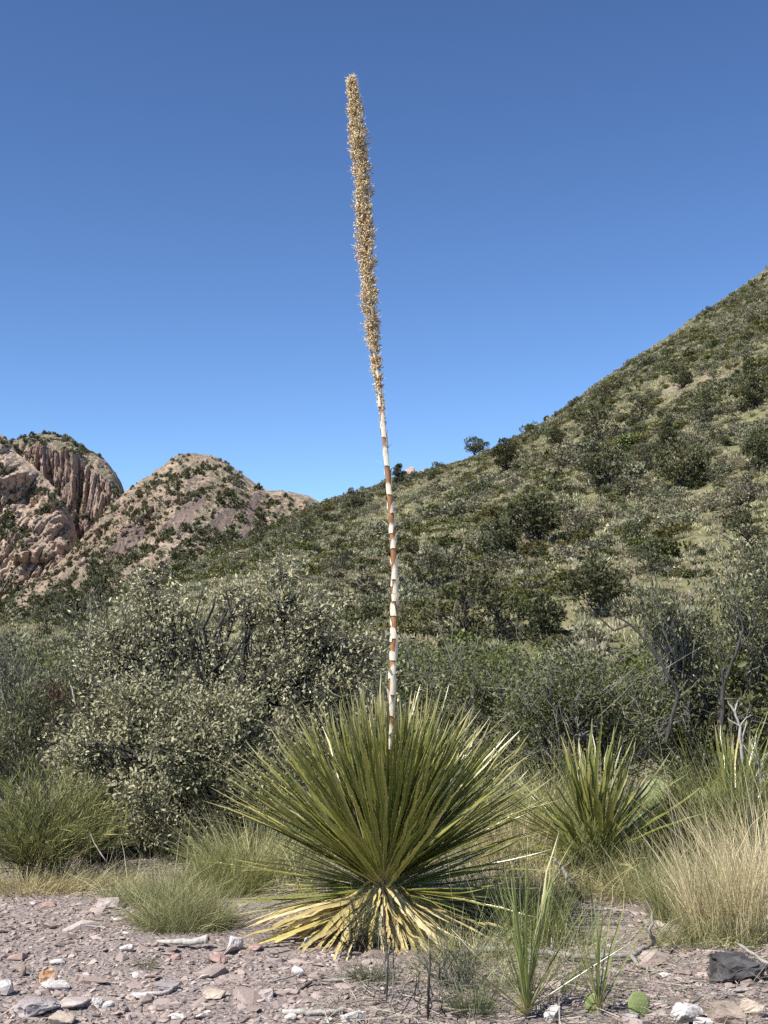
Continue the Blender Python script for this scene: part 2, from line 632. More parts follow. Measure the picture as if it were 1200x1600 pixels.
def in_poly(px, py, poly):
    ins = np.zeros(px.shape, bool)
    k = len(poly)
    for i in range(k):
        x1, y1 = poly[i]
        x2, y2 = poly[(i + 1) % k]
        c = ((y1 > py) != (y2 > py)) & (px < (x2 - x1) * (py - y1) / ((y2 - y1) or 1e-9) + x1)
        ins ^= c
    return ins


def scree_of(polys):
    def f(X, D, Z):
        p = np.stack([X, D, Z], -1).reshape(-1, 3)
        px, py, _ = proj(p)
        px = px + noise(px / 9, py / 9, 0, 3) * 5
        py = py + noise(px / 9, py / 9, 5, 4) * 5
        s = np.zeros(len(px))
        for poly in polys:
            s[in_poly(px, py, poly)] = 1
        return {'scree': s.reshape(X.shape)}
    return f


def no_scree(X, D, Z):
    return {'scree': np.zeros(X.shape)}


# rounded peak with scree chutes
PEAK = [(-500, 1004), (-100, 990), (-20, 955), (0, 946), (60, 906), (110, 862), (140, 826), (165, 798), (195, 768), (215, 755), (240, 738), (255, 726),
        (268, 716), (282, 709), (295, 707), (312, 709), (330, 711), (347, 718), (358, 724), (366, 731), (385, 744), (405, 759), (415, 766),
        (440, 766), (465, 770), (482, 774), (500, 784), (512, 790), (545, 806), (600, 830), (700, 860), (900, 900), (1300, 960)]


def peak_prof(t):
    fd = np.interp(t, [0, .55, .8, .93, 1], [0, .62, .84, .945, 1])
    fz = np.interp(t, [0, .55, .8, .9, 1], [0, .50, .78, .90, 1])
    return fd, fz


def peak_detail(X, D, Z, T, xs):
    fade = np.clip((1 - T) * 9, 0, 1)
    r = fbm(X / 34, D / 60 + Z / 34, 0, 31, 5, 0.55, True)
    rib = fbm(X / 16 + Z / 30, D / 60, Z / 40, 37, 4, 0.55, True)
    rocky = np.clip(noise(X / 40, Z / 30, 0, 77) * 1.6 + 0.55, 0, 1)
    D = D - fade * (r * 13 + rib * 9 * rocky) - (crags(X / 12 + Z / 30, Z / 20, 41) * (1.5 + 4.0 * rocky) + fbm(X / 4, Z / 4, D / 20, 43, 3, .6, True) * (1.2 + 1.8 * rocky)) * np.clip(fade + .3, 0, 1)
    Z = Z + fade * fbm(X / 22, D / 22, Z / 22, 51, 4) * 4.0
    return X * 1.0, D, Z, T


SCREE = [[(315, 772), (326, 780), (300, 812), (285, 838), (268, 835), (290, 800)], [(292, 782), (302, 786), (262, 832), (246, 842), (252, 826)],
         [(355, 790), (366, 800), (350, 825), (330, 830), (322, 822)], [(396, 768), (406, 770), (390, 840), (376, 848), (378, 815)],
         [(296, 742), (306, 744), (298, 772), (288, 772)], [(200, 820), (228, 812), (222, 850), (180, 872), (165, 865)], [(120, 880), (150, 866), (110, 905), (70, 925)]]
PKX = np.concatenate([np.arange(-500, -20, 20), np.arange(-20, 560, 1.3), np.arange(560, 1300, 25)])
PEAK_O, PG = column_terrain('mountain_peak', rock_mat('peak_rock', (0.204, 0.158, 0.13), (0.396, 0.314, 0.252), (0.624, 0.522, 0.426), (.17, .165, .105), 0.35), PKX, PEAK,
                            [(-500, 800), (0, 820), (190, 930), (290, 950), (520, 930), (1300, 900)], [(-500, 420), (1300, 420)], -5.0, peak_prof, 210, peak_detail,
                            lambda xs: fbm(xs / 9, xs * 0, 0, 13, 4) * 2.2 + crags(xs / 7, xs * 0, 5) * 1.4, (0.8, 500), scree_of(SCREE))

# great domed cliff behind
DOME = [(-600, 700), (-100, 705), (0, 697), (20, 690), (40, 686), (62, 684), (90, 687), (110, 691), (130, 701), (150, 712), (168, 725), (180, 739), (189, 755), (194, 770),
        (197, 790), (200, 820), (206, 860), (215, 900)]


def dome_prof(t):
    fd = np.interp(t, [0, .30, .36, .66, .72, .86, 1], [0, .55, .60, .66, .70, .83, 1])
    fz = np.interp(t, [0, .30, .36, .66, .72, .86, 1], [0, .30, .40, .855, .90, .955, 1])
    return fd, fz


def dome_detail(X, D, Z, T, xs):
    cliff = np.clip((T - .3) / .06, 0, 1) * np.clip((.74 - T) / .08, 0, 1)
    fade = np.clip((1 - T) * 9, 0, 1)
    top = noise(X / 22, 0, 0, 3) * 12
    colm = fbm(X / 17, Z / 160, 0, 61, 4, 0.55, True)
    big = fbm(X / 60, Z / 260, 0, 66, 2, .5, True)
    D = D - cliff * (colm * 12 + big * 30 + crags(X / 12, Z / 110, 63) * 8 + fbm(X / 3.5, Z / 14, 0, 65, 3, .6, True) * 2.2) - fade * (1 - cliff) * crags(X / 15, Z / 9, 64) * 5 - fade * (1 - cliff) * fbm(X / 18, Z / 18, D / 40, 71, 4, .55, True) * 8
    Z = Z + fade * fbm(X / 20, D / 20, 0, 73, 4) * 7 + cliff * top * .3
    return X * 1.0, D, Z, T


DMX = np.concatenate([np.arange(-600, -20, 20), np.arange(-20, 216, 1.1)])
DOME_O, DG = column_terrain('mountain_dome', rock_mat('dome_rock', (0.177, 0.137, 0.124), (0.354, 0.275, 0.244), (0.573, 0.458, 0.397), (.20, .195, .125), 0.7, (1, 1, .18)), DMX, DOME,
                            [(-600, 1350), (60, 1330), (194, 1260), (216, 1240)], [(-600, 950), (216, 950)], -5.0, dome_prof, 230, dome_detail,
                            lambda xs: fbm(xs / 7, xs * 0, 0, 19, 4) * 2.0 + crags(xs / 6, xs * 0, 6) * 1.2, (0.8, 600), no_scree)

# tan cliff massif in front of it
MASSIF = [(-700, 600), (-200, 645), (-60, 662), (0, 677), (8, 681), (14, 688), (20, 697), (27, 708), (38, 716), (52, 727), (66, 741), (80, 756), (92, 771), (102, 787), (110, 803),
          (116, 820), (121, 842), (126, 866), (132, 900), (145, 930)]


def massif_prof(t):
    fd = np.interp(t, [0, .25, .55, .62, .9, 1], [0, .56, .70, .76, .93, 1])
    fz = np.interp(t, [0, .25, .55, .62, .9, 1], [0, .22, .56, .60, .91, 1])
    return fd, fz


def massif_detail(X, D, Z, T, xs):
    cliff = np.clip((T - .22) / .06, 0, 1)
    fade = np.clip((1 - T) * 8, 0, 1)
    r = fbm(X / 30 + Z / 60, Z / 42, 0, 81, 5, 0.55, True)
    b = fbm(X / 9, Z / 14, D / 40, 87, 4, .55, True)
    crack = fbm(X / 40 - Z / 30, Z / 120, 3, 89, 3, .5, True)
    fine = fbm(X / 4.5, Z / 5.5, D / 30, 93, 3, .6, True)
    D = D - fade * cliff * (r * 13 + b * 3.5 + crack * 15 + crags(X / 15 - Z / 50, Z / 52, 83) * 6 + fine * 2.4)
    Z = Z + fade * fbm(X / 16, D / 16, Z / 16, 91, 4) * 3.5
    return X * 1.0, D, Z, T


MSX = np.concatenate([np.arange(-700, -20, 20), np.arange(-20, 146, 1.0)])
MASSIF_O, MG = column_terrain('mountain_cliff', rock_mat('massif_rock', (0.267, 0.213, 0.179), (0.482, 0.392, 0.326), (0.705, 0.608, 0.508), (.18, .175, .11), 0.1, (1, 1, .7)), MSX, MASSIF,
                              [(-700, 1000), (0, 985), (70, 960), (146, 940)], [(-700, 720), (146, 720)], -5.0, massif_prof, 230, massif_detail,
                              lambda xs: fbm(xs / 7, xs * 0, 0, 23, 4) * 1.8 + crags(xs / 6, xs * 0, 7) * 1.2, (0.8, 400), no_scree)
PL, DL, ML = GridLook(PG), GridLook(DG), GridLook(MG)
# ------------------------------------------------------------------ points that scatter small pieces (for stuff only)
def scatter_stuff(name, pts, rot, scl, idx, variants, label, cat):
    me = bpy.data.meshes.new(name)
    me.from_pydata(np.asarray(pts).tolist(), [], [])
    for nm, typ, arr in (('rot', 'FLOAT_VECTOR', rot), ('scl', 'FLOAT_VECTOR', scl)):
        a = me.attributes.new(nm, typ, 'POINT')
        a.data.foreach_set('vector', np.asarray(arr, np.float32).ravel())
    a = me.attributes.new('idx', 'INT', 'POINT')
    a.data.foreach_set('value', np.asarray(idx, np.int32))
    o = mobj(name, me, None, 'stuff')
    tag(o, label, cat)
    ng = bpy.data.node_groups.new(name, 'GeometryNodeTree')
    ng.interface.new_socket('Geometry', in_out='INPUT', socket_type='NodeSocketGeometry')
    ng.interface.new_socket('Geometry', in_out='OUTPUT', socket_type='NodeSocketGeometry')
    N, Lk = ng.nodes, ng.links
    gi, go = N.new('NodeGroupInput'), N.new('NodeGroupOutput')

    def named(nm, typ):
        x = N.new('GeometryNodeInputNamedAttribute')
        x.data_type = typ
        x.inputs[0].default_value = nm
        return x.outputs[0]
    m2p = N.new('GeometryNodeMeshToPoints')
    Lk.new(gi.outputs[0], m2p.inputs['Mesh'])
    join = N.new('GeometryNodeJoinGeometry')
    for k, v in enumerate(variants):
        oi = N.new('GeometryNodeObjectInfo')
        oi.inputs['Object'].default_value = v
        oi.inputs['As Instance'].default_value = True
        cmp = N.new('FunctionNodeCompare')
        cmp.data_type = 'INT'
        cmp.operation = 'EQUAL'
        Lk.new(named('idx', 'INT'), cmp.inputs[2])
        cmp.inputs[3].default_value = k
        ip = N.new('GeometryNodeInstanceOnPoints')
        Lk.new(m2p.outputs[0], ip.inputs['Points'])
        Lk.new(cmp.outputs[0], ip.inputs['Selection'])
        Lk.new(oi.outputs['Geometry'], ip.inputs['Instance'])
        e2r = N.new('FunctionNodeEulerToRotation')
        Lk.new(named('rot', 'FLOAT_VECTOR'), e2r.inputs[0])
        Lk.new(e2r.outputs[0], ip.inputs['Rotation'])
        Lk.new(named('scl', 'FLOAT_VECTOR'), ip.inputs['Scale'])
        Lk.new(ip.outputs[0], join.inputs[0])
    Lk.new(join.outputs[0], go.inputs[0])
    md = o.modifiers.new('scatter', 'NODES')
    md.node_group = ng
    return o


# ------------------------------------------------------------------ far shrubs and trees (leaf clumps, a few metres across, tens of metres away)
def scrub_mesh(name, mat, seed, n=700, h=0.75, leaf=0.14, lumps=7, spiky=0.0):
    """unit shrub: radius about 1, height about h*2, leaf clumps on twig sprays with gaps between"""
    g = np.random.default_rng(seed)
    mb = MB()
    cen = g.normal(size=(lumps, 3)) * np.array([.42, .42, .22 * h]) + np.array([0, 0, .75 * h])
    cen[:, 2] = np.abs(cen[:, 2])
    rad = g.uniform(.28, .55, lumps)
    k = g.integers(0, lumps, n)
    u = rand_unit(g, n)
    u[:, 2] = u[:, 2] * .9 + .12
    r = rad[k] * g.uniform(.45, 1.08, n) ** .6
    p = cen[k] + u * r[:, None] * np.array([1.0, 1.0, .85 * h + .15])
    p[:, 2] = np.maximum(p[:, 2], g.uniform(.0, .12, n))
    d = unit(u + np.array([0, 0, .5 + spiky]) + g.normal(size=(n, 3)) * .5)
    nn = unit(rand_unit(g, n) + u * .8 + np.array([0, 0, .6]))
    sz = leaf * g.uniform(.6, 1.5, n)
    if spiky:
        leaves(mb, p, d, nn, sz * 2.0, sz * .35, g.random(n), 0, False)
    else:
        leaves(mb, p, d, nn, sz * 1.25, sz * .8, np.clip(g.normal(.45, .25, n), 0, 1), 0, False)
    # a few stems
    tips = cen[g.integers(0, lumps, 9)] + g.normal(size=(9, 3)) * .12
    t = np.linspace(0, 1, 4)[None, :, None]
    path = np.zeros((9, 4, 3)) + tips[:, None, :] * t
    v, f = tubes(path, np.linspace(.03, .012, 4)[None], 3)
    mb.add(v, f, v=0.0)
    return mb.mesh(name, mat)


SCRUB = []
for k in range(3):
    SCRUB.append(('grey-green', scrub_mesh('scrub_shrub', M['scrub'], 100 + k)))
for k in range(2):
    SCRUB.append(('deep green', scrub_mesh('green_scrub', M['scrub_green'], 120 + k, 800, .6)))
for k in range(2):
    SCRUB.append(('dark olive', scrub_mesh('olive_scrub', M['juniper'], 130 + k, 900, .85)))
SCRUB.append(('bare grey', scrub_mesh('twiggy_scrub', M['scrub_grey'], 140, 900, .7, .12, 6, .5)))
SCRUB.append(('pale sage', scrub_mesh('pale_scrub', M['scrub_pale'], 150, 600, .6)))
SCRUB.append(('straw tufted', scrub_mesh('straw_scrub', M['hill_straw'], 160, 420, .55, .22, 6, .9)))
SCRUB_W = np.array([.13, .13, .12, .16, .14, .06, .05, .06, .10, .07])
SCRUB_W = SCRUB_W / SCRUB_W.sum()


def juniper_meshes(seed, n=2600, h=4.0, w=2.0, conic=.3, open_=.0, mat=None, leaf=.17):
    """tree: tapered trunk with limbs, crown of leaf clumps at the limb ends"""
    g = np.random.default_rng(seed)
    nl = 22
    z0 = .22 * h
    hz = g.uniform(z0, h * .93, nl)
    az = g.uniform(0, 6.283, nl)
    rr = w * (1 - conic * (hz - z0) / (h - z0)) * np.sin(np.clip((hz / h), .18, 1) * 2.75) * g.uniform(.55, 1.0, nl)
    tip = np.stack([np.cos(az) * rr, np.sin(az) * rr, hz + .12 * h * g.uniform(0, 1, nl)], -1)
    tip = np.concatenate([tip, [[0, 0, h * .96]]])
    tr = np.zeros((1, 7, 3))
    tr[0, :, 2] = np.linspace(-.25, h * .9, 7)
    tr[0, 1:, 0] = np.cumsum(g.normal(0, .05 * w, 6))
    tr[0, 1:, 1] = np.cumsum(g.normal(0, .05 * w, 6))
    wood = MB()
    v, f = tubes(tr, np.linspace(.055 * h * .8, .012, 7)[None], 6)
    wood.add(v, f)
    zb = np.clip(tip[:, 2] - .28 * h, .08 * h, h * .8)
    bx = np.interp(zb, tr[0, :, 2], tr[0, :, 0])
    by = np.interp(zb, tr[0, :, 2], tr[0, :, 1])
    st = np.stack([bx, by, zb], -1)
    t = np.linspace(0, 1, 5)
    path = st[:, None] + (tip - st)[:, None] * t[None, :, None]
    path[:, 1:-1] += g.normal(size=(len(tip), 3, 3)) * .06 * w
    v, f = tubes(path, np.linspace(.016 * h, .006 * h, 5)[None], 4)
    wood.add(v, f)
    cr = MB()
    k = g.integers(0, len(tip), n)
    u = rand_unit(g, n)
    rad = (w * .36 * g.uniform(.6, 1.25, len(tip)))[k]
    p = tip[k] + u * (rad * g.uniform(.3, 1.0, n) ** .6)[:, None] * np.array([1, 1, .72])
    p[:, 2] = np.maximum(p[:, 2], .1)
    if open_:
        keep = noise(p[:, 0] * 1.6, p[:, 1] * 1.6, p[:, 2] * 1.6, seed) > -open_
        p, u = p[keep], u[keep]
    m = len(p)
    d = unit(u + np.array([0, 0, .8]) + g.normal(size=(m, 3)) * .6)
    nn = unit(rand_unit(g, m) + u + np.array([0, 0, .4]))
    s = leaf * g.uniform(.6, 1.5, m)
    leaves(cr, p, d, nn, s * 1.3, s * .75, np.clip(g.normal(.45, .25, m), 0, 1), 0, False)
    return wood.mesh('trunk', M['bark_dark'], True), cr.mesh('crown', mat or M['juniper'])


TREES = [juniper_meshes(200, 2800, 4.0, 1.7, .25), juniper_meshes(201, 2600, 4.2, 1.5, .75), juniper_meshes(202, 3200, 3.6, 2.2, .1, .35),
         juniper_meshes(203, 3600, 4.0, 2.4, .1, .05), juniper_meshes(204, 900, 3.6, 2.0, .1, .0, M['scrub_grey'], .10)]
HEIGHTS = [4.0, 4.2, 3.6, 4.0, 3.6]

# trees on the hill one can pick out: picture x, y of the foot, height in picture, kind, label
HILL_TREES = [
    (743, 716, 32, 2, 'lone open-crowned juniper standing on the hill crest against the sky'),
    (791, 738, 52, 0, 'dense dark juniper just below the crest beside the lone skyline juniper'),
    (622, 762, 36, 1, 'pointed dark juniper beside the pink boulders on the crest'),
    (832, 862, 86, 2, 'spreading juniper with a bare forked trunk mid-slope on the hill'),
    (772, 880, 66, 0, 'dark juniper standing close beside the forked-trunk juniper'),
    (900, 850, 62, 4, 'leafless grey tree beside the forked-trunk juniper on the slope'),
    (1095, 664, 52, 3, 'round dark juniper above the straw clearing high on the hill'),
    (1038, 712, 52, 1, 'narrow dark juniper below the straw clearing high on the hill'),
    (1000, 660, 40, 3, 'low spreading juniper beside the straw clearing high on the hill'),
    (936, 702, 62, 3, 'broad dark juniper under the upper right ridge line'),
    (945, 634, 34, 3, 'squat juniper close under the ridge line of the hill'),
    (985, 672, 26, 0, 'small juniper at the upper edge of the straw clearing'),
    (1063, 608, 36, 0, 'dark juniper high on the slope beside grey brush'),
    (1170, 640, 56, 0, 'tall dark juniper high on the slope near the edge of the picture'),
    (1010, 745, 48, 3, 'round green juniper under the narrow juniper mid-slope'),
    (1060, 770, 76, 2, 'wide loose-crowned juniper mid-slope on the hill'),
    (945, 765, 62, 2, 'loose-crowned juniper mid-slope below the ridge'),
    (1185, 740, 70, 0, 'dark juniper mid-slope at the edge of the picture'),
    (1160, 790, 66, 4, 'bare grey twiggy tree mid-slope above the tall leafy shrub'),
    (868, 700, 34, 0, 'small juniper near the crest right of the skyline juniper'),
    (925, 968, 88, 2, 'juniper with a thin dark trunk in front of the pink bare soil'),
    (720, 1015, 118, 3, 'largest dark bushy juniper at the foot of the hill behind the stalk'),
    (780, 1010, 90, 3, 'bushy juniper at the hill foot beside the largest one'),
    (845, 1010, 82, 0, 'dark juniper at the hill foot between the big bushy ones'),
    (672, 925, 58, 3, 'rounded juniper above the largest juniper at the hill foot'),
    (1160, 880, 78, 3, 'round grey-green juniper low on the slope behind the tall leafy shrub'),
    (1010, 905, 62, 3, 'small round juniper low on the slope above pink soil'),
    (985, 860, 44, 3, 'bushy juniper low on the slope under the straw streak'),
    (160, 960, 60, 3, 'dark round tree below the talus behind the grey oak'),
    (112, 985, 62, 0, 'dark green tree below the talus beside the dead pale branch'),
    (75, 995, 46, 3, 'low dark tree below the talus at the picture edge'),
    (230, 935, 46, 3, 'dark tree at the foot of the scree behind the grey oak'),
    (405, 850, 34, 3, 'dark juniper where the hill meets the scree peak'),
    (470, 850, 40, 3, 'dark juniper on the low shoulder of the hill'),
    (560, 800, 30, 0, 'small juniper on the shoulder left of the stalk'),
    (535, 900, 40, 3, 'rounded juniper on the lower hill left of the stalk'),
]
rng = np.random.default_rng(7)
TREE_AT = []
for i, (px, py, hp, kind, lab) in enumerate(HILL_TREES):
    p = HL.pick(px, py)
    depth = proj(p)[2][0]
    s = hp * depth / F_PX / HEIGHTS[kind]
    t = thing('grey_tree' if kind == 4 else 'juniper_tree', lab, 'tree', (p[0], p[1], p[2] - .1), 'junipers on the hillside')
    t.scale = (s, s, s)
    t.rotation_euler = (0, 0, rng.uniform(0, 6.28))
    mobj('trunk', TREES[kind][0], t)
    mobj('crown', TREES[kind][1], t, 'stuff')
    TREE_AT.append((p, px, py - hp / 2, lab))

# shrubs over the hill: the largest ones singly, the rest as one mass
NSH = 30000
cols = rng.uniform(np.interp(-250, HX, np.arange(len(HX))), np.interp(1420, HX, np.arange(len(HX))), NSH * 3)
px_ = np.interp(cols, np.arange(len(HX)), HX)
rows_t = np.sqrt(rng.uniform(0.0, 1, NSH * 3))
pts = HL.at_rowcol(rows_t * (HG[1].shape[0] - 1.01), cols)
keepw = (pts[:, 1] / 300.0) ** 0.3
mask = noise(pts[:, 0] / 14, pts[:, 1] / 22, 0, 91) + .5 * noise(pts[:, 0] / 5, pts[:, 1] / 5, 0, 92)
ok = (rng.random(NSH * 3) < np.clip(.58 + .8 * mask, .06, 1)) & (rng.random(NSH * 3) < keepw)
rows_k = rows_t[ok][:NSH]
pts = pts[ok][:NSH]
zone = noise(pts[:, 0] / 11, pts[:, 1] / 11, 0, 95)
kk = rng.choice(len(SCRUB), len(pts), p=SCRUB_W)
kk = np.where((zone > .45) & (rng.random(len(pts)) < .6), rng.integers(0, 3, len(pts)), kk)
kk = np.where((zone < -.45) & (rng.random(len(pts)) < .6), rng.integers(3, 5, len(pts)), kk)
ss = np.exp(rng.normal(-.68, .42, len(pts))) * np.where(kk == 9, .6, 1.0)
ss = np.clip(ss, .25, 1.7)
ss = np.where(rows_k > .965, np.minimum(ss, .55), ss)
ss = np.where((kk == 9) | (kk == 7), np.minimum(ss, .62), ss)
qx, qy, qd = proj(pts)
size_px = ss * 2 * F_PX / qd
cand = np.where((qx > 0) & (qx < 1200) & (qy < 985) & (kk != 9))[0]
order = cand[np.argsort(-size_px[cand])]
single, used_lab = [], {}
for i in order:
    if len(single) >= 290:
        break
    if any(abs(qx[i] - tx) < 26 and abs(qy[i] - ty) < 26 for _, tx, ty, _ in TREE_AT[:36]):
        continue
    single.append(i)
ORD = ['nearest', 'second', 'third', 'fourth', 'fifth', 'sixth', 'seventh', 'eighth', 'ninth', 'tenth', 'eleventh', 'twelfth', 'thirteenth', 'fourteenth', 'fifteenth', 'sixteenth', 'seventeenth', 'eighteenth', 'nineteenth', 'twentieth']
LOOSE = {'against', 'the', 'on', 'a', 'of', 'with', 'in', 'at', 'by', 'beside', 'behind', 'below', 'above', 'near', 'under', 'between', 'where', 'and', 'right', 'left', 'close', 'just', 'up', 'from', 'to', 'meets', 'high', 'low'}
for i in single:
    j = int(np.argmin([(qx[i] - t[1]) ** 2 + (qy[i] - t[2]) ** 2 for t in TREE_AT]))
    tx, ty, lab = TREE_AT[j][1:]
    ddx, ddy = qx[i] - tx, qy[i] - ty
    rel = ('right of' if ddx > 0 else 'left of') if abs(ddx) > abs(ddy) else ('downhill of' if ddy > 0 else 'uphill of')
    words = lab.split()[:9]
    while words[-1] in LOOSE:
        words.pop()
    used_lab.setdefault((SCRUB[kk[i]][0], rel, ' '.join(words)), []).append((ddx ** 2 + ddy ** 2, i))
for (colour, rel, lab), lst in used_lab.items():
    for m, (_, i) in enumerate(sorted(lst)):
        o = mobj('hill_shrub', SCRUB[kk[i]][1])
        o.location = pts[i] - np.array([0, 0, .05])
        s = float(ss[i])
        o.scale = (s * rng.uniform(.9, 1.25), s * rng.uniform(.9, 1.25), s * rng.uniform(.75, 1.15))
        o.rotation_euler = (rng.normal(0, .08), rng.normal(0, .08), rng.uniform(0, 6.28))
        first = (ORD[min(m, 19)] + ' ') if len(lst) > 1 else ''
        tag(o, f'{first}{colour} shrub {rel} the {lab}', 'shrub', 'shrubs on the brushy hillside')
rest = np.setdiff1d(np.arange(len(pts)), np.array(single))
rv = [mobj('scatter_source', m, None, None, False) for _, m in SCRUB]
rot = np.stack([rng.normal(0, .08, len(rest)), rng.normal(0, .08, len(rest)), rng.uniform(0, 6.28, len(rest))], -1)
scatter_stuff('hillside_brush', pts[rest] - np.array([0, 0, .05]), rot, ss[rest][:, None] * rng.uniform(.8, 1.2, (len(rest), 3)), kk[rest], rv,
              'low mixed brush covering the rest of the hillside', 'brush')
# straw grass between them
NG = 34000
cols = rng.uniform(np.interp(-150, HX, np.arange(len(HX))), np.interp(1350, HX, np.arange(len(HX))), NG)
pg = HL.at_rowcol(np.sqrt(rng.uniform(0, 1, NG)) * (HG[1].shape[0] - 1.01), cols)
pg = pg[noise(pg[:, 0] / 9, pg[:, 1] / 9, 0, 99) > -.6]
tuft = scrub_mesh('straw_tuft', M['hill_straw'], 170, 130, .5, .26, 4, 1.2)
tuft2 = scrub_mesh('pale_tuft', M['scrub_pale'], 171, 140, .5, .24, 4, 1.0)
sg = rng.uniform(.22, .6, len(pg))
scatter_stuff('hillside_grass', pg, np.stack([0 * sg, 0 * sg, rng.uniform(0, 6.28, len(pg))], -1), np.stack([sg, sg, sg], -1), (rng.random(len(pg)) < .35).astype(int),
              [mobj('scatter_source', tuft, None, None, False), mobj('scatter_source', tuft2, None, None, False)],
              'dry straw-coloured grass tufts between the hillside shrubs', 'grass')


# ------------------------------------------------------------------ rocks: angular lumps with broken faces
def rock_mesh(name, mat, seed, size=(1, 1, 1), pts_n=16, sub=1, rough=.05, flat=1.0):
    g = np.random.default_rng(seed)
    bm = bmesh.new()
    p = rand_unit(g, pts_n) * g.uniform(.75, 1.0, (pts_n, 1))
    p = np.sign(p) * np.abs(p) ** flat
    for q in p:
        bm.verts.new(q)
    r = bmesh.ops.convex_hull(bm, input=bm.verts)
    bmesh.ops.delete(bm, geom=[e for e in r['geom_interior'] if isinstance(e, bmesh.types.BMVert)], context='VERTS')
    loose = [v for v in bm.verts if not v.link_faces]
    if loose:
        bmesh.ops.delete(bm, geom=loose, context='VERTS')
    if sub:
        bmesh.ops.bevel(bm, geom=list(bm.edges), offset=.06, segments=1, affect='EDGES')
        bmesh.ops.subdivide_edges(bm, edges=list(bm.edges), cuts=sub, use_grid_fill=True)
        bmesh.ops.triangulate(bm, faces=list(bm.faces))
        co = np.array([v.co[:] for v in bm.verts])
        nv = np.array([v.normal[:] for v in bm.verts])
        dsp = fbm(co[:, 0] * 2.2 + seed, co[:, 1] * 2.2, co[:, 2] * 2.2, seed, 4) * rough * 2 + fbm(co[:, 0] * 7, co[:, 1] * 7 + seed, co[:, 2] * 7, seed, 2, .5, True) * rough * .6
        co = co + unit(co + nv * .5) * dsp[:, None]
        for v, c in zip(bm.verts, co):
            v.co = c
    for v in bm.verts:
        v.co = (v.co[0] * size[0], v.co[1] * size[1], v.co[2] * size[2])
    me = bpy.data.meshes.new(name)
    bm.to_mesh(me)
    bm.free()
    me.materials.append(mat)
    return me


def stone_mat(name, cols, scale=14, rough=.85, pit=.5, vein=None):
    n = NT(name, rough, .2)
    co = n.coord('Object')
    f = n.noise(scale, 6, .65, co)
    c = n.ramp(f, [(0.28 + .44 * i / max(1, len(cols) - 1), k) for i, k in enumerate(cols)])
    if vein:
        c = n.mix(n.ramp(n.noise(scale * .7, 4, .7, co), [(.52, (0, 0, 0)), (.58, (1, 1, 1))]), c, vein)
    n.color(c)
    n.bump(n.noise(scale * 4, 6, .7, co), pit, .012)
    return n.m


def pile_mat():
    n = NT('rubble_stone', .9, .15)
    co = n.coord('Object')
    r = n.rnd()
    base = n.ramp(r, [(0, (.205, .17, .155)), (.08, (.29, .24, .215)), (.28, (.365, .305, .275)), (.50, (.415, .35, .315)), (.68, (.325, .27, .245)), (.80, (.46, .40, .365)),
                      (.92, (.38, .29, .255)), (.945, (.30, .27, .265)), (.985, (.66, .62, .57))], 'CONSTANT')
    f = n.noise(18, 5, .65, co)
    n.color(n.mix(.55, base, n.ramp(f, [(.3, (.18, .15, .14)), (.7, (.75, .70, .66))]), 'OVERLAY'))
    n.bump(n.noise(60, 5, .7, co), .5, .006)
    return n.m


M['rubble'] = pile_mat()
STONES = []
for k in range(16):
    g = np.random.default_rng(400 + k)
    STONES.append(rock_mesh('stone', M['rubble'], 400 + k, (1, g.uniform(.55, .95), g.uniform(.22, .55)), int(g.integers(9, 15)), 0, 0, g.uniform(.7, 1.0)))

# boulders on the crest
M['pink_rock'] = stone_mat('pink_boulder', [(.24, .17, .14), (.40, .29, .24), (.52, .40, .33)], 1.2)
for k, (px, py, w, h, lab) in enumerate([(640, 747, 24, 20, 'larger rounded pink boulder on the hill crest behind the stalk'), (660, 745, 15, 11, 'smaller pink boulder on the hill crest beside the larger one'),
                                         (700, 736, 9, 6, 'flat pinkish rock ledge on the crest near the lone juniper')]):
    p = HL.pick(px, py)
    s = proj(p)[2][0] / F_PX
    o = mobj('boulder', rock_mesh('boulder', M['pink_rock'], 300 + k, (w * s * .5, w * s * .5, h * s * .75), 26, 2, .07, .85))
    o.location = p + np.array([0, 0, h * s * .35])
    tag(o, lab, 'boulder', 'boulders on the hill crest')

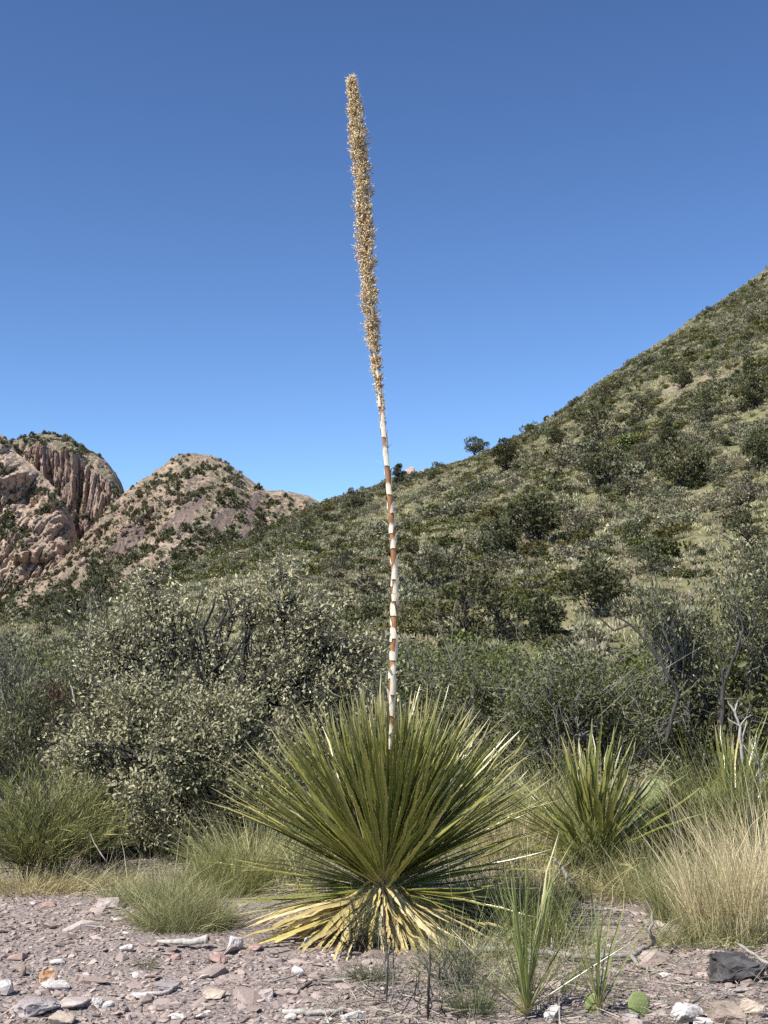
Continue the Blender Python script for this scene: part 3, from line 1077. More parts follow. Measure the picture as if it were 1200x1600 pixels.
# ------------------------------------------------------------------ trees dotted over the far mountains (one mass)
def far_trees():
    P, S, K = [], [], []
    for look, n, sd, dens in ((PL, 12000, 3, .08), (DL, 7000, 4, .05), (ML, 2600, 5, .25)):
        g = np.random.default_rng(sd)
        nr, nc = look.X.shape
        r = g.uniform(0.02, .995, n) * (nr - 1.01)
        c = g.uniform(0, 1, n) * (nc - 1.01)
        vis = np.interp(c, np.arange(nc), look.xs)
        c = np.where(vis < -60, g.uniform(np.interp(-60, look.xs, np.arange(nc)), nc - 1.01, n), c)
        p = look.at_rowcol(r, c)
        e1 = look.at_rowcol(np.clip(r + 1.5, 0, nr - 1.01), c) - look.at_rowcol(np.clip(r - 1.5, 0, nr - 1.01), c)
        steep = np.abs(e1[:, 2]) / (np.linalg.norm(e1[:, :2], axis=1) + .01)
        px, py, _ = proj(p)
        nz = .8 * noise(p[:, 0] / 30, p[:, 2] / 20, 0, 9) + .9 * noise(p[:, 0] / 9, p[:, 2] / 7, 0, 19)
        keep = (nz > dens) & (steep < 2.6)
        if look is PL:
            keep &= (r / nr < .90) | (g.random(n) < .18)
        if look is PL:
            sc = np.zeros(n, bool)
            for poly in SCREE:
                sc |= in_poly(px, py, poly)
            keep &= ~sc
            dense = (g.random(n) < .2) & ~sc & (r / nr < .93)
            keep |= dense
        p = p[keep]
        P.append(p)
        S.append(np.exp(g.normal(-.05, .5, len(p))) * np.where(look is PL, 1.0, 1.15))
        K.append(g.integers(0, 3, len(p)))
    P, S, K = np.concatenate(P), np.concatenate(S), np.concatenate(K)
    src = [mobj('scatter_source', scrub_mesh('far_tree', M['juniper'], 180 + k, 140, 1.0, .38, 5), None, None, False) for k in range(2)]
    src.append(mobj('scatter_source', scrub_mesh('far_bush', M['scrub'], 185, 120, .7, .38, 5), None, None, False))
    S = np.clip(S, .5, 3.2)
    scatter_stuff('mountain_trees', P, np.stack([0 * S, 0 * S, K * 2.1 + P[:, 0]], -1), np.stack([S, S, S * 1.1], -1), K, src, 'small dark trees dotted over the far mountains', 'trees')


far_trees()
# ------------------------------------------------------------------ leafy shrubs close by
def shrub(name, label, base, env, n=(9, 70, 800), per=20, leaf=(.04, .018), mat='oak', bark='bark_dark', seed=1, spread=.05, up=.3, stem_r=.022, stubs=40, link_only=False,
          group=None, oval=True, gap=.0, rise=.5, stubbark='bark_grey', stub_len=.22):
    """stems fork into branches and twigs that end inside the given ellipsoids; leaves sit along the twigs"""
    g = np.random.default_rng(seed)
    base = np.asarray(base, float)
    env = [(np.array(c, float), np.array(r, float)) for c, r in env]
    vol = np.array([np.prod(r) ** .8 for _, r in env])
    vol = vol / vol.sum()

    def inside(m, bias):
        k = g.choice(len(env), m, p=vol)
        c = np.array([env[i][0] for i in k])
        r = np.array([env[i][1] for i in k])
        u = rand_unit(g, m)
        lump = 1 + .22 * noise(u[:, 0] * 2.3 + k * 7, u[:, 1] * 2.3, u[:, 2] * 2.3, seed)
        p = c + u * r * (g.random(m) ** bias * lump)[:, None]
        p[:, 2] = np.maximum(p[:, 2], .04)
        return p
    n1, n2, n3 = n
    A = inside(n1, .5) * np.array([.7, .7, .62])
    B = inside(n2, .45) * np.array([.95, .95, .94])
    C = inside(int(n3 * (1 + gap * 2)), .36)
    if gap:
        w = noise(C[:, 0] * 2.6, C[:, 1] * 2.6, C[:, 2] * 2.6, seed + 3) + .5 * noise(C[:, 0] * 6, C[:, 1] * 6, C[:, 2] * 6, seed + 4)
        C = C[np.argsort(-w)[:n3]]
        g.shuffle(C)

    def curve(a, b, K, jit, lift):
        t = np.linspace(0, 1, K)
        p = a[:, None] + (b - a)[:, None] * t[None, :, None]
        L = np.linalg.norm(b - a, axis=1)
        p[:, :, 2] += (np.sin(t * math.pi)[None] * L[:, None] * lift)
        j = g.normal(size=p.shape) * (L * jit)[:, None, None]
        j[:, 0] = 0
        j[:, -1] *= .3
        return p + j
    stem0 = g.normal(size=(n1, 3)) * np.array([.12, .12, 0]) + np.array([0, 0, -.08])
    p1 = curve(stem0, A, 7, .05, .10)
    near = np.argmin(((B[:, None] - A[None]) ** 2).sum(-1), 1)
    kk1 = g.integers(3, 7, n2)
    p2 = curve(p1[near, kk1], B, 6, .06, .05)
    near2 = np.argmin(((C[:, None] - B[None]) ** 2).sum(-1), 1)
    kk2 = g.integers(2, 6, len(C))
    p3 = curve(p2[near2, kk2], C, 5, .06, .04)
    wood = MB()
    for p, r0, r1, s in ((p1, stem_r, stem_r * .45, 6), (p2, stem_r * .42, stem_r * .16, 4), (p3, stem_r * .16, .0014, 3)):
        v, f = tubes(p, np.linspace(r0, r1, p.shape[1])[None], s)
        wood.add(v, f)
    # leaves along the outer part of each twig
    N = len(C) * per
    k = np.repeat(np.arange(len(C)), per)
    t = 1 - (g.random(N) ** 1.5) * .75
    idx = t * 4
    i0 = np.clip(np.floor(idx).astype(int), 0, 3)
    fr = (idx - i0)[:, None]
    pos = p3[k, i0] * (1 - fr) + p3[k, i0 + 1] * fr
    pos = pos + g.normal(size=(N, 3)) * spread
    tw = unit(p3[k, i0 + 1] - p3[k, i0])
    d = unit(tw * .5 + rand_unit(g, N) + np.array([0, 0, up]))
    nn = unit(rand_unit(g, N) + np.array([0, 0, .8]))
    ln = leaf[0] * np.exp(g.normal(0, .28, N))
    tone = np.clip(g.normal(.42, .2, N) + .16 * noise(pos[:, 0] * 3, pos[:, 1] * 3, pos[:, 2] * 3, seed + 9), 0, 1)
    lf = MB()
    leaves(lf, pos, d, nn, ln, ln * leaf[1] / leaf[0], tone, .18, oval)
    sb = None
    if stubs:
        k = g.integers(0, len(C), stubs)
        a = p3[k, 3]
        dd = unit(p3[k, 4] - p3[k, 1] + np.array([0, 0, rise * .3]) + g.normal(size=(stubs, 3)) * .25)
        b = C[k] + dd * (stub_len * np.exp(g.normal(0, .45, stubs)))[:, None]
        v, f = tubes(curve(a, b, 5, .03, .0), np.linspace(.0038, .0015, 5)[None], 3)
        sb = MB().add(v, f)
    if link_only:
        return wood.mesh('branches', M[bark], True), lf.mesh('foliage', M[mat])
    t = thing(name, label, 'shrub', base, group)
    wood.build('branches', M[bark], t, True, 'stuff')
    lf.build('foliage', M[mat], t, False, 'stuff')
    if sb:
        sb.build('bare_twigs', M[stubbark], t, True, 'stuff')
    return t


def sd(px, Y, dz=0.0):
    """ground point under picture column px at distance Y"""
    x = float(ray(px, 1000)[0]) * Y
    return gxy(x, Y)


# 5.1 mm per picture unit at 9.6 m
shrub('grey_oak', 'big silvery grey-leaved scrub oak filling the brush behind the flowering sotol', sd(330, 10.0),
      [((-.15, 0, 1.30), (1.0, .8, .75)), ((.75, .1, 1.20), (.75, .7, .62)), ((-.65, 0, 1.2), (.55, .6, .75)), ((-.45, .1, 1.95), (.35, .4, .30)), ((.05, .1, 1.98), (.25, .4, .24)), ((.55, .1, 1.95), (.3, .4, .34)), ((.9, 0, 1.72), (.18, .3, .3)), ((.25, -.2, .7), (1.1, .7, .55)), ((1.15, .1, .9), (.5, .5, .6)), ((1.3, 0, 1.45), (.2, .3, .25))],
      (15, 150, 2100), 24, (.030, .0125), 'oak', 'bark_dark', 11, .045, .35, .046, 300, gap=.55, stub_len=.15, stubbark='bark_mid')
shrub('grey_oak', 'low rounded sage-leaved shrub in front of the big grey oak', sd(262, 8.95),
      [((0, 0, .55), (.78, .6, .52)), ((.55, .1, .6), (.5, .5, .5)), ((-.5, .05, .68), (.4, .4, .45)), ((.1, .1, .95), (.6, .4, .32)), ((-.3, .1, 1.1), (.25, .3, .25)), ((.5, .1, 1.05), (.3, .3, .25))],
      (10, 90, 1400), 26, (.029, .0125), 'oak2', 'bark_dark', 12, .045, .35, .02, 30, gap=.3)
shrub('willow_shrub', 'upright narrow-leaved yellowish green shrub at the picture edge beside the grey oak', sd(28, 9.6),
      [((-.15, 0, 1.05), (.5, .5, .75)), ((.25, 0, 1.0), (.35, .4, .62)), ((-.5, 0, 1.3), (.4, .4, .6)), ((.1, -.1, .6), (.45, .4, .5))],
      (14, 90, 620), 16, (.045, .010), 'willow', 'bark_grey', 13, .035, .9, .014, 90, gap=.35, rise=2.0, oval=False)
shrub('red_leaved_sprig', 'small twiggy sprig with dark red leaves among the grey branches', sd(88, 9.35), [((0, 0, 1.15), (.08, .1, .12))],
      (3, 6, 22), 7, (.02, .012), 'redleaf', 'bark_dark', 14, .03, .2, .006, 0)
shrub('yellow_green_shrub', 'light yellow-green leafy shrub top around the pale dead branch', sd(140, 10.3), [((0, 0, 1.72), (.28, .25, .3)), ((.1, 0, 1.2), (.3, .3, .4))],
      (4, 22, 150), 18, (.03, .011), 'willow', 'bark_grey', 15, .04, .5, .012, 20)
shrub('oak_shrub', 'dark green scrub oak with grey twigs right of the flower stalk', sd(690, 11.6),
      [((0, 0, .95), (.55, .6, .62)), ((.45, .1, .75), (.45, .5, .5)), ((-.45, 0, .8), (.45, .5, .5))],
      (8, 70, 640), 19, (.030, .015), 'dark', 'bark_grey', 16, .05, .3, .018, 130, gap=.4, stub_len=.30, stubbark='bark_mid')
shrub('oak_shrub', 'wide dark shrub with bare arching twigs behind the smaller sotol', sd(905, 11.0),
      [((0, 0, .85), (.85, .7, .58)), ((.6, 0, .75), (.6, .6, .5)), ((-.55, 0, .7), (.55, .6, .48)), ((.1, 0, 1.2), (.55, .5, .28))],
      (11, 100, 1000), 19, (.028, .014), 'dark', 'bark_grey', 17, .05, .3, .020, 190, gap=.4, stub_len=.38, stubbark='bark_mid')
shrub('tall_shrub', 'tall leafy shrub with upswept branches at the edge of the brush', sd(1130, 11.6),
      [((.1, 0, 1.45), (.55, .55, .95)), ((.55, 0, 1.9), (.42, .45, .75)), ((.72, 0, 2.2), (.42, .4, .5)), ((-.30, -.1, 1.55), (.42, .4, .55)), ((-.55, -.2, 1.80), (.40, .35, .34)), ((-.60, -.2, 1.95), (.36, .35, .28)), ((.2, 0, .6), (.8, .6, .5)), ((-.5, 0, .8), (.45, .5, .5))],
      (12, 120, 1400), 20, (.036, .014), 'tallleaf', 'bark_grey', 18, .045, .8, .024, 160, gap=.35, rise=1.5)
shrub('green_shrub', 'bright green leafy shrub showing behind the tall upswept shrub', sd(1075, 12.3),
      [((0, 0, 1.05), (.75, .6, .8)), ((.8, 0, 1.2), (.7, .6, .9))], (8, 60, 520), 18, (.04, .022), 'bright', 'bark_dark', 19, .06, .4, .02, 20, gap=.3)
shrub('green_shrub', 'bright green bush low behind the wide dark shrub', sd(870, 11.8),
      [((0, 0, .7), (.8, .6, .6)), ((.7, 0, .8), (.5, .5, .6)), ((-.8, 0, .55), (.5, .5, .5))], (8, 60, 480), 18, (.036, .02), 'bright', 'bark_dark', 20, .06, .4, .02, 20, gap=.3)

# shrubs further back, between the near brush and the hill
MID = [shrub('x', '', (0, 0, 0), [((0, 0, .8), (.9, .9, .7)), ((.5, .2, .6), (.6, .6, .5)), ((-.4, -.3, 1.0), (.5, .5, .5))], (8, 50, 340), 14, (.05, .026), m, 'bark_grey', s, .07, .3, .02, 0, link_only=True, gap=.3)
       for m, s in (('dark', 31), ('oak2', 32), ('bright', 33))]
MIDS = [(15, 14, 1.0, 1, 'sage shrub behind the narrow-leaved shrub'), (120, 15, 1.0, 0, 'dark shrub behind the pale dead branch'), (240, 16, .9, 0, 'dark shrub hidden behind the grey oak'),
        (470, 15, .95, 1, 'sage shrub behind the shoulder of the grey oak'), (560, 14, .8, 0, 'dark shrub directly behind the flower stalk'), (620, 17, 1.0, 1, 'sage shrub beyond the stalk at the foot of the hill'),
        (690, 22, 1.3, 0, 'dark shrub beyond the twiggy oak right of the stalk'), (780, 16, 1.0, 0, 'dark shrub between the twiggy oak and the wide shrub'), (850, 23, 1.3, 0, 'dark shrub behind the bright green bush'),
        (930, 18, 1.0, 1, 'sage shrub beyond the wide dark shrub'), (1010, 20, 1.2, 0, 'dark shrub left behind the tall upswept shrub'), (1100, 19, 1.2, 0, 'dark shrub hidden behind the tall upswept shrub'),
        (1190, 17, 1.2, 0, 'dark shrub at the picture edge behind the tall shrub'), (60, 24, 1.3, 0, 'dark shrub far behind the narrow-leaved shrub'), (350, 26, 1.4, 0, 'dark shrub beyond the top of the grey oak'),
        (520, 27, 1.4, 0, 'dark shrub on the flat left of the stalk'), (640, 30, 1.5, 2, 'bright shrub on the flat beyond the stalk'), (740, 32, 1.6, 0, 'dark shrub before the largest juniper'),
        (810, 30, 1.4, 2, 'bright shrub before the junipers at the hill foot'), (960, 30, 1.5, 0, 'dark shrub on the flat under the pink soil'), (1060, 33, 1.5, 1, 'sage shrub on the flat under the pink soil'),
        (1160, 32, 1.6, 0, 'dark shrub on the flat at the picture edge'), (430, 33, 1.5, 1, 'sage shrub on the flat beyond the grey oak'), (150, 34, 1.6, 0, 'dark shrub on the flat below the talus'), (260, 36, 1.6, 0, 'dark shrub on the flat below the scree peak'),
        (690, 38, 1.5, 1, 'sage shrub at the foot of the hill by the largest juniper'), (900, 39, 1.5, 0, 'dark shrub at the foot of the hill by the thin-trunked juniper'), (580, 38, 1.5, 0, 'dark shrub at the foot of the hill left of the stalk'),
        (1290, 11, 1.0, 0, 'dark shrub just past the picture edge beyond the straw bunch'), (1400, 14, 1.1, 1, 'sage shrub past the picture edge beyond the dark one'), (-110, 10, 1.0, 1, 'sage shrub just past the picture edge beside the broom plant'),
        (1330, 20, 1.2, 0, 'dark shrub well past the picture edge before the hill'), (-160, 16, 1.2, 0, 'dark shrub well past the picture edge beside the talus')]
g = np.random.default_rng(77)
for px, Y, s, k, lab in MIDS:
    t = thing('brush_shrub', lab, 'shrub', sd(px, Y), 'shrubs between the near brush and the hill')
    t.scale = (s * g.uniform(.95, 1.2), s * g.uniform(.95, 1.2), s * g.uniform(.8, 1.0))
    t.rotation_euler = (0, 0, g.uniform(0, 6.28))
    mobj('branches', MID[k][0], t, 'stuff')
    mobj('foliage', MID[k][1], t, 'stuff')


# ------------------------------------------------------------------ dead branches and sticks
def stick(name, label, cat, pts, r0, r1, mat, forks=(), seed=1, parent_loc=None, sides=7):
    """a bent stick along given points; forks are (start index, points)"""
    g = np.random.default_rng(seed)
    pts = np.asarray(pts, float)
    org = pts[0].copy()

    def dense(p, m=4):
        t = np.linspace(0, len(p) - 1, (len(p) - 1) * m + 1)
        q = np.stack([np.interp(t, np.arange(len(p)), p[:, k]) for k in range(3)], -1)
        return q
    t = thing(name, label, cat, org)
    q = dense(pts) - org
    q[1:-1] += g.normal(size=q[1:-1].shape) * r0 * .22
    rad = np.linspace(r0, r1, len(q)) * (1 + .06 * g.normal(size=len(q)))
    rad[-1] *= .35
    rad[0] *= .6
    v, f = tubes(q[None], rad[None], sides)
    mb = MB().add(v, f)
    mb.build('branch', M[mat], t, True)
    for (i, fp) in forks:
        fp = np.concatenate([[pts[i]], np.asarray(fp, float)])
        q = dense(fp, 3) - org
        q[1:-1] += g.normal(size=q[1:-1].shape) * r1 * .5
        rr = np.linspace(max(r1 * 1.0, r0 * .5), min(r1, r0) * .25, len(q))
        v, f = tubes(q[None], rr[None], 5)
        MB().add(v, f).build('fork', M[mat], t, True)
    return t


def pp(Y, *xy):
    return [at(x, y, Y) for x, y in xy]


stick('dead_branch', 'pale forked dead branch sticking up out of the brush left of the grey oak', 'branch', pp(9.55, (142, 1010), (139, 985), (143, 960), (140, 930)), .006, .003, 'bark_mid',
      [(2, pp(9.5, (135, 930), (125, 918))), (3, pp(9.5, (146, 910), (145, 892)))], 3)
stick('dead_branch', 'short bleached stub inside the grey oak', 'branch', pp(9.3, (118, 1100), (113, 1078), (110, 1070)), .008, .004, 'bark_pale', [], 4)
stick('dead_branch', 'bleached white forked dead branch rising above the third sotol', 'branch', pp(8.7, (1160, 1190), (1158, 1165), (1156, 1135), (1148, 1112), (1137, 1094)), .014, .005, 'bark_pale',
      [(2, pp(8.7, (1138, 1124), (1137, 1121))), (2, pp(8.7, (1166, 1122), (1176, 1117))), (3, pp(8.7, (1152, 1098), (1155, 1093))), (1, pp(8.7, (1166, 1132), (1168, 1108)))], 5)
stick('dead_branch', 'smaller white antler-like dead branch beside the forked one', 'branch', pp(8.2, (1188, 1225), (1186, 1195), (1176, 1172)), .013, .006, 'bark_pale',
      [(1, pp(8.2, (1164, 1168), (1160, 1163))), (1, pp(8.2, (1180, 1160), (1182, 1146))), (1, pp(8.2, (1196, 1180), (1206, 1172))), (2, pp(8.2, (1174, 1160), (1176, 1150)))], 6)
stick('dark_bough', 'long dark bough arching up over the wide dark shrub', 'branch', pp(10.4, (1040, 1160), (1060, 1085), (1036, 1040), (1008, 1000), (985, 975), (960, 962)), .02, .006, 'bark_dark',
      [(3, pp(10.4, (1010, 975), (1000, 968))), (4, pp(10.4, (960, 985), (930, 960), (915, 945)))], 7)
stick('dark_bough', 'dark bough inside the tall upswept shrub', 'branch', pp(11.0, (1128, 1150), (1130, 1070), (1150, 1020), (1160, 985), (1152, 930)), .022, .006, 'bark_dark',
      [(2, pp(11.0, (1175, 985), (1190, 950))), (1, pp(11, (1120, 1000), (1112, 960)))], 8)
stick('dark_bough', 'dark crooked bough in the heart of the grey oak', 'branch', pp(9.75, (330, 1200), (335, 1110), (320, 1060), (300, 1030), (280, 1000)), .02, .006, 'bark_dark',
      [(2, pp(9.2, (345, 1035), (370, 1020), (395, 1000))), (1, pp(9.2, (380, 1065), (420, 1060))), (3, pp(9.2, (305, 990), (318, 955)))], 9)
stick('grey_stick', 'twisted grey stick leaning in the litter before the smaller sotol', 'stick', [gpt(903, 1400), at(893, 1380, 7.3), at(880, 1358, 7.35), at(866, 1342, 7.4), at(857, 1338, 7.4)], .017, .006, 'bark_mid', [], 10)


# ------------------------------------------------------------------ grass clumps and wiry plants
def clump(name, label, cat, base, n, rad, ln, tilt, mat, seed, wd=.004, droop=.25, lean=(0, 0), K=4, tone=(.5, .22), curl=.04, group=None, squash=(1, 1), wild=.6):
    g = np.random.default_rng(seed)
    r = rad * np.sqrt(g.random(n))
    a = g.uniform(0, 6.283, n)
    b = np.stack([np.cos(a) * r * squash[0], np.sin(a) * r * squash[1], np.zeros(n) - .01], -1)
    az = a + g.normal(0, wild, n)
    th = np.abs(g.normal(0, 1, n)) * tilt * .6 + tilt * .5 * (r / max(rad, 1e-6))
    d = np.stack([np.cos(az) * np.sin(th) + lean[0], np.sin(az) * np.sin(th) + lean[1], np.cos(th)], -1)
    L = ln * np.exp(g.normal(-.12, .3, n))
    mb = MB()
    blades(mb, b, d, L, wd * g.uniform(.6, 1.3, n), droop * g.uniform(.3, 1.8, n), np.clip(g.normal(tone[0], tone[1], n), 0, 1), K, g, curl)
    t = thing(name, label, cat, base, group)
    mb.build('blades', M[mat], t, False, 'stuff')
    return t


def wiry(name, label, cat, base, n, h, w, mat, seed, bark='bark_grey', fine=8, fl=.09, wd=.0028, tone=(.45, .2), group=None):
    """wiry plant: thin forking stems that carry sprays of thread-like leaves"""
    g = np.random.default_rng(seed)
    az = g.uniform(0, 6.283, n)
    rr = np.sqrt(g.random(n))
    hh = h * (1 - .55 * rr ** 2) * g.uniform(.55, 1.05, n)
    tip = np.stack([np.cos(az) * rr * w, np.sin(az) * rr * w, hh], -1)
    t = np.linspace(0, 1, 6)
    st = g.normal(size=(n, 3)) * np.array([.05, .05, 0])
    p = st[:, None] + (tip - st)[:, None] * t[None, :, None]
    p[:, :, :2] -= (np.sin(t * math.pi) * .10)[None, :, None] * tip[:, None, :2]
    p[:, 1:] += g.normal(size=(n, 5, 3)) * .012
    v, f = tubes(p, np.linspace(.0035, .001, 6)[None], 3)
    th = thing(name, label, cat, base, group)
    MB().add(v, f).build('stems', M[bark], th, True, 'stuff')
    k = np.repeat(np.arange(n), fine)
    tt = 1 - g.random(len(k)) ** 1.3 * .75
    i0 = np.clip((tt * 5).astype(int), 0, 4)
    fr = (tt * 5 - i0)[:, None]
    pos = p[k, i0] * (1 - fr) + p[k, i0 + 1] * fr
    d = unit(unit(p[k, i0 + 1] - p[k, i0]) + rand_unit(g, len(k)) * .75 + np.array([0, 0, .35]))
    mb = MB()
    blades(mb, pos, d, fl * np.exp(g.normal(0, .35, len(k))), wd, .15, np.clip(g.normal(*tone, len(k)), 0, 1), 3, g, .08)
    mb.build('sprays', M[mat], th, False, 'stuff')
    return th


# left side
wiry('broom_shrub', 'rounded feathery green broom plant at the picture edge on the gravel', 'shrub', gpt(62, 1372), 420, .74, .58, 'broom', 41, 'bark_dark', 26, .08, .0032, (.6, .25))
wiry('broom_shrub', 'smaller feathery broom plant half hidden behind the rounded one', 'shrub', gpt(150, 1345), 160, .55, .35, 'broom', 42, 'bark_dark', 20, .09, .003)
clump('grass_clump', 'large soft grey-green grass mound beside the skirt of the flowering sotol', 'grass', gpt(288, 1448), 3000, .30, .25, .60, 'graygrass', 43, .0024, .5, (.03, 0), 5, (.55, .30), .30, None, (.85, .6), 3.0)
clump('grass_clump', 'fresher green grass clump behind the soft grey-green mound', 'grass', gpt(345, 1395), 2000, .26, .28, .6, 'broom', 44, .0024, .3, (0, 0), 5, (.55, .28), .3, None, (1, .7), 3.0)
clump('grass_clump', 'pale dry grass between the soft mound and the sage shrub', 'grass', gpt(235, 1412), 1500, .28, .22, .7, 'graygrass', 45, .0026, .35, (0, 0), 4, (.65, .25), .25, None, (1, .6), 3.0)
clump('grass_clump', 'low grey dry grass below the broom plant at the picture edge', 'grass', gpt(40, 1392), 1500, .38, .20, .9, 'straw', 46, .0028, .4, (0, 0), 4, (.35, .2), .12, None, (1.2, .4))
clump('grass_clump', 'low dry grass fringe on the gravel between broom plant and mound', 'grass', gpt(140, 1385), 900, .26, .18, .9, 'straw', 47, .0026, .4, (0, 0), 4, (.35, .2), .12, None, (1.3, .5))
clump('grass_clump', 'straw grass under the sage shrub left of the sotol', 'grass', gpt(390, 1372), 1300, .24, .42, .6, 'graygrass', 48, .003, .3, (0, 0), 4, (.7, .2), .10)
clump('grass_tuft', 'tiny dark green grass tuft alone on the gravel', 'grass', gpt(228, 1512), 120, .035, .08, .9, 'darkgrass', 49, .0022, .3, (0, 0), 4, (.5, .25), .05)
clump('grass_tuft', 'dark wiry tuft on the gravel below the flowering sotol', 'grass', gpt(578, 1535), 320, .07, .15, .9, 'darkgrass', 50, .0022, .3, (0, 0), 4, (.5, .25), .08)
clump('grass_tuft', 'dark wiry tuft beside the young sotol at the bottom', 'grass', gpt(738, 1585), 380, .07, .17, .7, 'darkgrass', 51, .0022, .2, (0, 0), 4, (.5, .28), .08)
# right side
clump('grass_clump', 'tall straw-yellow bunch grass leaning over the black rock', 'grass', gpt(1150, 1470), 1250, .22, .54, .22, 'straw', 52, .0030, .22, (-.10, 0), 5, (.55, .32), .12, None, (1.2, .6), 1.2)
clump('grass_clump', 'short matted green-grey grass at the base of the tall straw bunch', 'grass', gpt(1110, 1476), 900, .26, .22, .7, 'graygrass', 152, .0026, .4, (0, 0), 4, (.5, .3), .25, None, (1.2, .5), 3.0)
clump('grass_clump', 'dry straw bunch grass at the picture edge behind the tall bunch', 'grass', gpt(1205, 1440), 1000, .22, .64, .26, 'straw', 53, .0032, .25, (-.05, 0), 5, (.6, .28), .10)
clump('grass_clump', 'grey-green grass left of the tall straw bunch', 'grass', gpt(1060, 1438), 700, .15, .36, .4, 'graygrass', 54, .003, .3, (0, 0), 4, (.5, .25), .08)
wiry('broom_shrub', 'feathery green broom plant in front of the smaller sotol', 'shrub', gpt(925, 1385), 170, .42, .22, 'broom', 55, 'bark_dark', 20, .07, .003)
wiry('broom_shrub', 'tall feathery green broom plant right of the prickly pear', 'shrub', gpt(1085, 1365), 280, .68, .40, 'broom', 56, 'bark_dark', 22, .10, .0032)
wiry('broom_shrub', 'feathery broom plant at the picture edge around the third sotol', 'shrub', gpt(1185, 1375), 260, .85, .42, 'broom', 57, 'bark_dark', 22, .10, .0032)
clump('grass_clump', 'pale straw grass between the flowering sotol and the smaller one', 'grass', gpt(800, 1352), 1000, .22, .46, .35, 'straw', 58, .003, .3, (0, 0), 4, (.5, .25), .08)
clump('grass_clump', 'grey dry grass right behind the flowering sotol', 'grass', gpt(775, 1322), 1300, .28, .52, .4, 'graygrass', 59, .003, .3, (0, 0), 4, (.7, .22), .08)
clump('grass_clump', 'straw grass far behind the smaller sotol', 'grass', gpt(850, 1300), 1200, .3, .5, .4, 'graygrass', 60, .0035, .3, (0, 0), 4, (.6, .25), .08)
clump('grass_clump', 'dry matted grass at the feet of the smaller sotol', 'grass', gpt(985, 1402), 1500, .28, .26, .9, 'straw', 61, .0028, .45, (0, 0), 4, (.35, .25), .14, None, (1.3, .6))
clump('grass_clump', 'grey matted grass beside the skirt of the flowering sotol', 'grass', gpt(775, 1420), 1300, .25, .24, .9, 'graygrass', 62, .0028, .45, (0, 0), 4, (.6, .25), .14, None, (1.2, .6))
clump('grass_clump', 'wispy grey grass in front of the dead-leaf skirt', 'grass', gpt(735, 1500), 420, .16, .26, .8, 'graygrass', 63, .0024, .3, (0, 0), 4, (.65, .25), .12)
clump('grass_clump', 'green grass tuft standing among the young sotol leaves', 'grass', gpt(835, 1478), 520, .13, .34, .35, 'broom', 64, .0026, .15, (0, 0), 4, (.4, .25), .05)
clump('grass_clump', 'thin dry stems beside the second young sotol', 'grass', gpt(890, 1500), 160, .18, .28, .6, 'graygrass', 65, .0024, .2, (0, 0), 4, (.6, .25), .08)
wiry('wiry_plant', 'thin dark-stemmed seedling in front of the flowering sotol', 'plant', gpt(604, 1562), 9, .42, .08, 'darkgrass', 66, 'bark_grey', 12, .04, .0022)
wiry('wiry_plant', 'bushy wiry green plant over the dead-leaf skirt', 'plant', gpt(558, 1490), 34, .30, .17, 'darkgrass', 67, 'bark_dark', 14, .05, .0024)
wiry('wiry_plant', 'slender bare seedling right of the dark-stemmed one', 'plant', gpt(668, 1590), 8, .36, .08, 'darkgrass', 68, 'bark_dark', 10, .04, .0020)
wiry('wiry_plant', 'wispy green plant left of the young sotol', 'plant', gpt(712, 1545), 40, .34, .20, 'darkgrass', 69, 'bark_grey', 12, .05, .0022)
for k_, (px_c, py_c, n_c, h_c, m_c, lab_c) in enumerate([(860, 1345, 700, .40, 'graygrass', 'grey grass close left behind the smaller sotol'), (965, 1350, 700, .42, 'broom', 'green grass close behind the smaller sotol'), (1020, 1400, 800, .34, 'graygrass', 'grey matted grass right of the smaller sotol'),
                                                         (1060, 1330, 800, .55, 'broom', 'tall green grass between prickly pear and third sotol'), (820, 1395, 700, .28, 'straw', 'pale matted straw below the smaller sotol'), (905, 1300, 900, .5, 'graygrass', 'grey-green grass under the wide dark shrub'), (1120, 1300, 900, .6, 'broom', 'tall green grass below the white dead branch')]):
    clump('grass_clump', lab_c, 'grass', gpt(px_c, py_c), n_c, .28, h_c, .5, m_c, 160 + k_, .0028, .35, (0, 0), 4, (.55, .28), .18, None, (1.1, .7), 2.0)
for k_, (px_c, py_c, lab_c) in enumerate([(770, 1545, 'wispy grass between the dark tuft and the young sotol'), (868, 1545, 'wispy thin grass between the two young sotols'), (905, 1470, 'sparse dry stems before the twisted grey stick'), (690, 1530, 'sparse grey stems right of the seedling stem')]):
    clump('grass_tuft', lab_c, 'grass', gpt(px_c, py_c), 110, .13, .26, .5, 'graygrass', 180 + k_, .0022, .25, (0, 0), 4, (.55, .3), .12, None, (1, 1), 1.5)
# dark straight stem of the seedling
stick('seedling_stem', 'straight dark stem standing before the flowering sotol', 'stem', [gpt(604, 1566), at(606, 1500, 5.35), at(600, 1440, 5.4), at(598, 1380, 5.42)], .005, .002, 'bark_dark', [(2, pp(5.4, (590, 1420), (578, 1400))), (1, pp(5.35, (612, 1470), (620, 1450)))], 12)
stick('seedling_stem', 'short dark stem in the gravel right of the taller stem', 'stem', [gpt(668, 1594), at(669, 1550, 5.0), at(672, 1500, 5.02), at(671, 1485, 5.02)], .006, .004, 'bark_dark', [], 13)
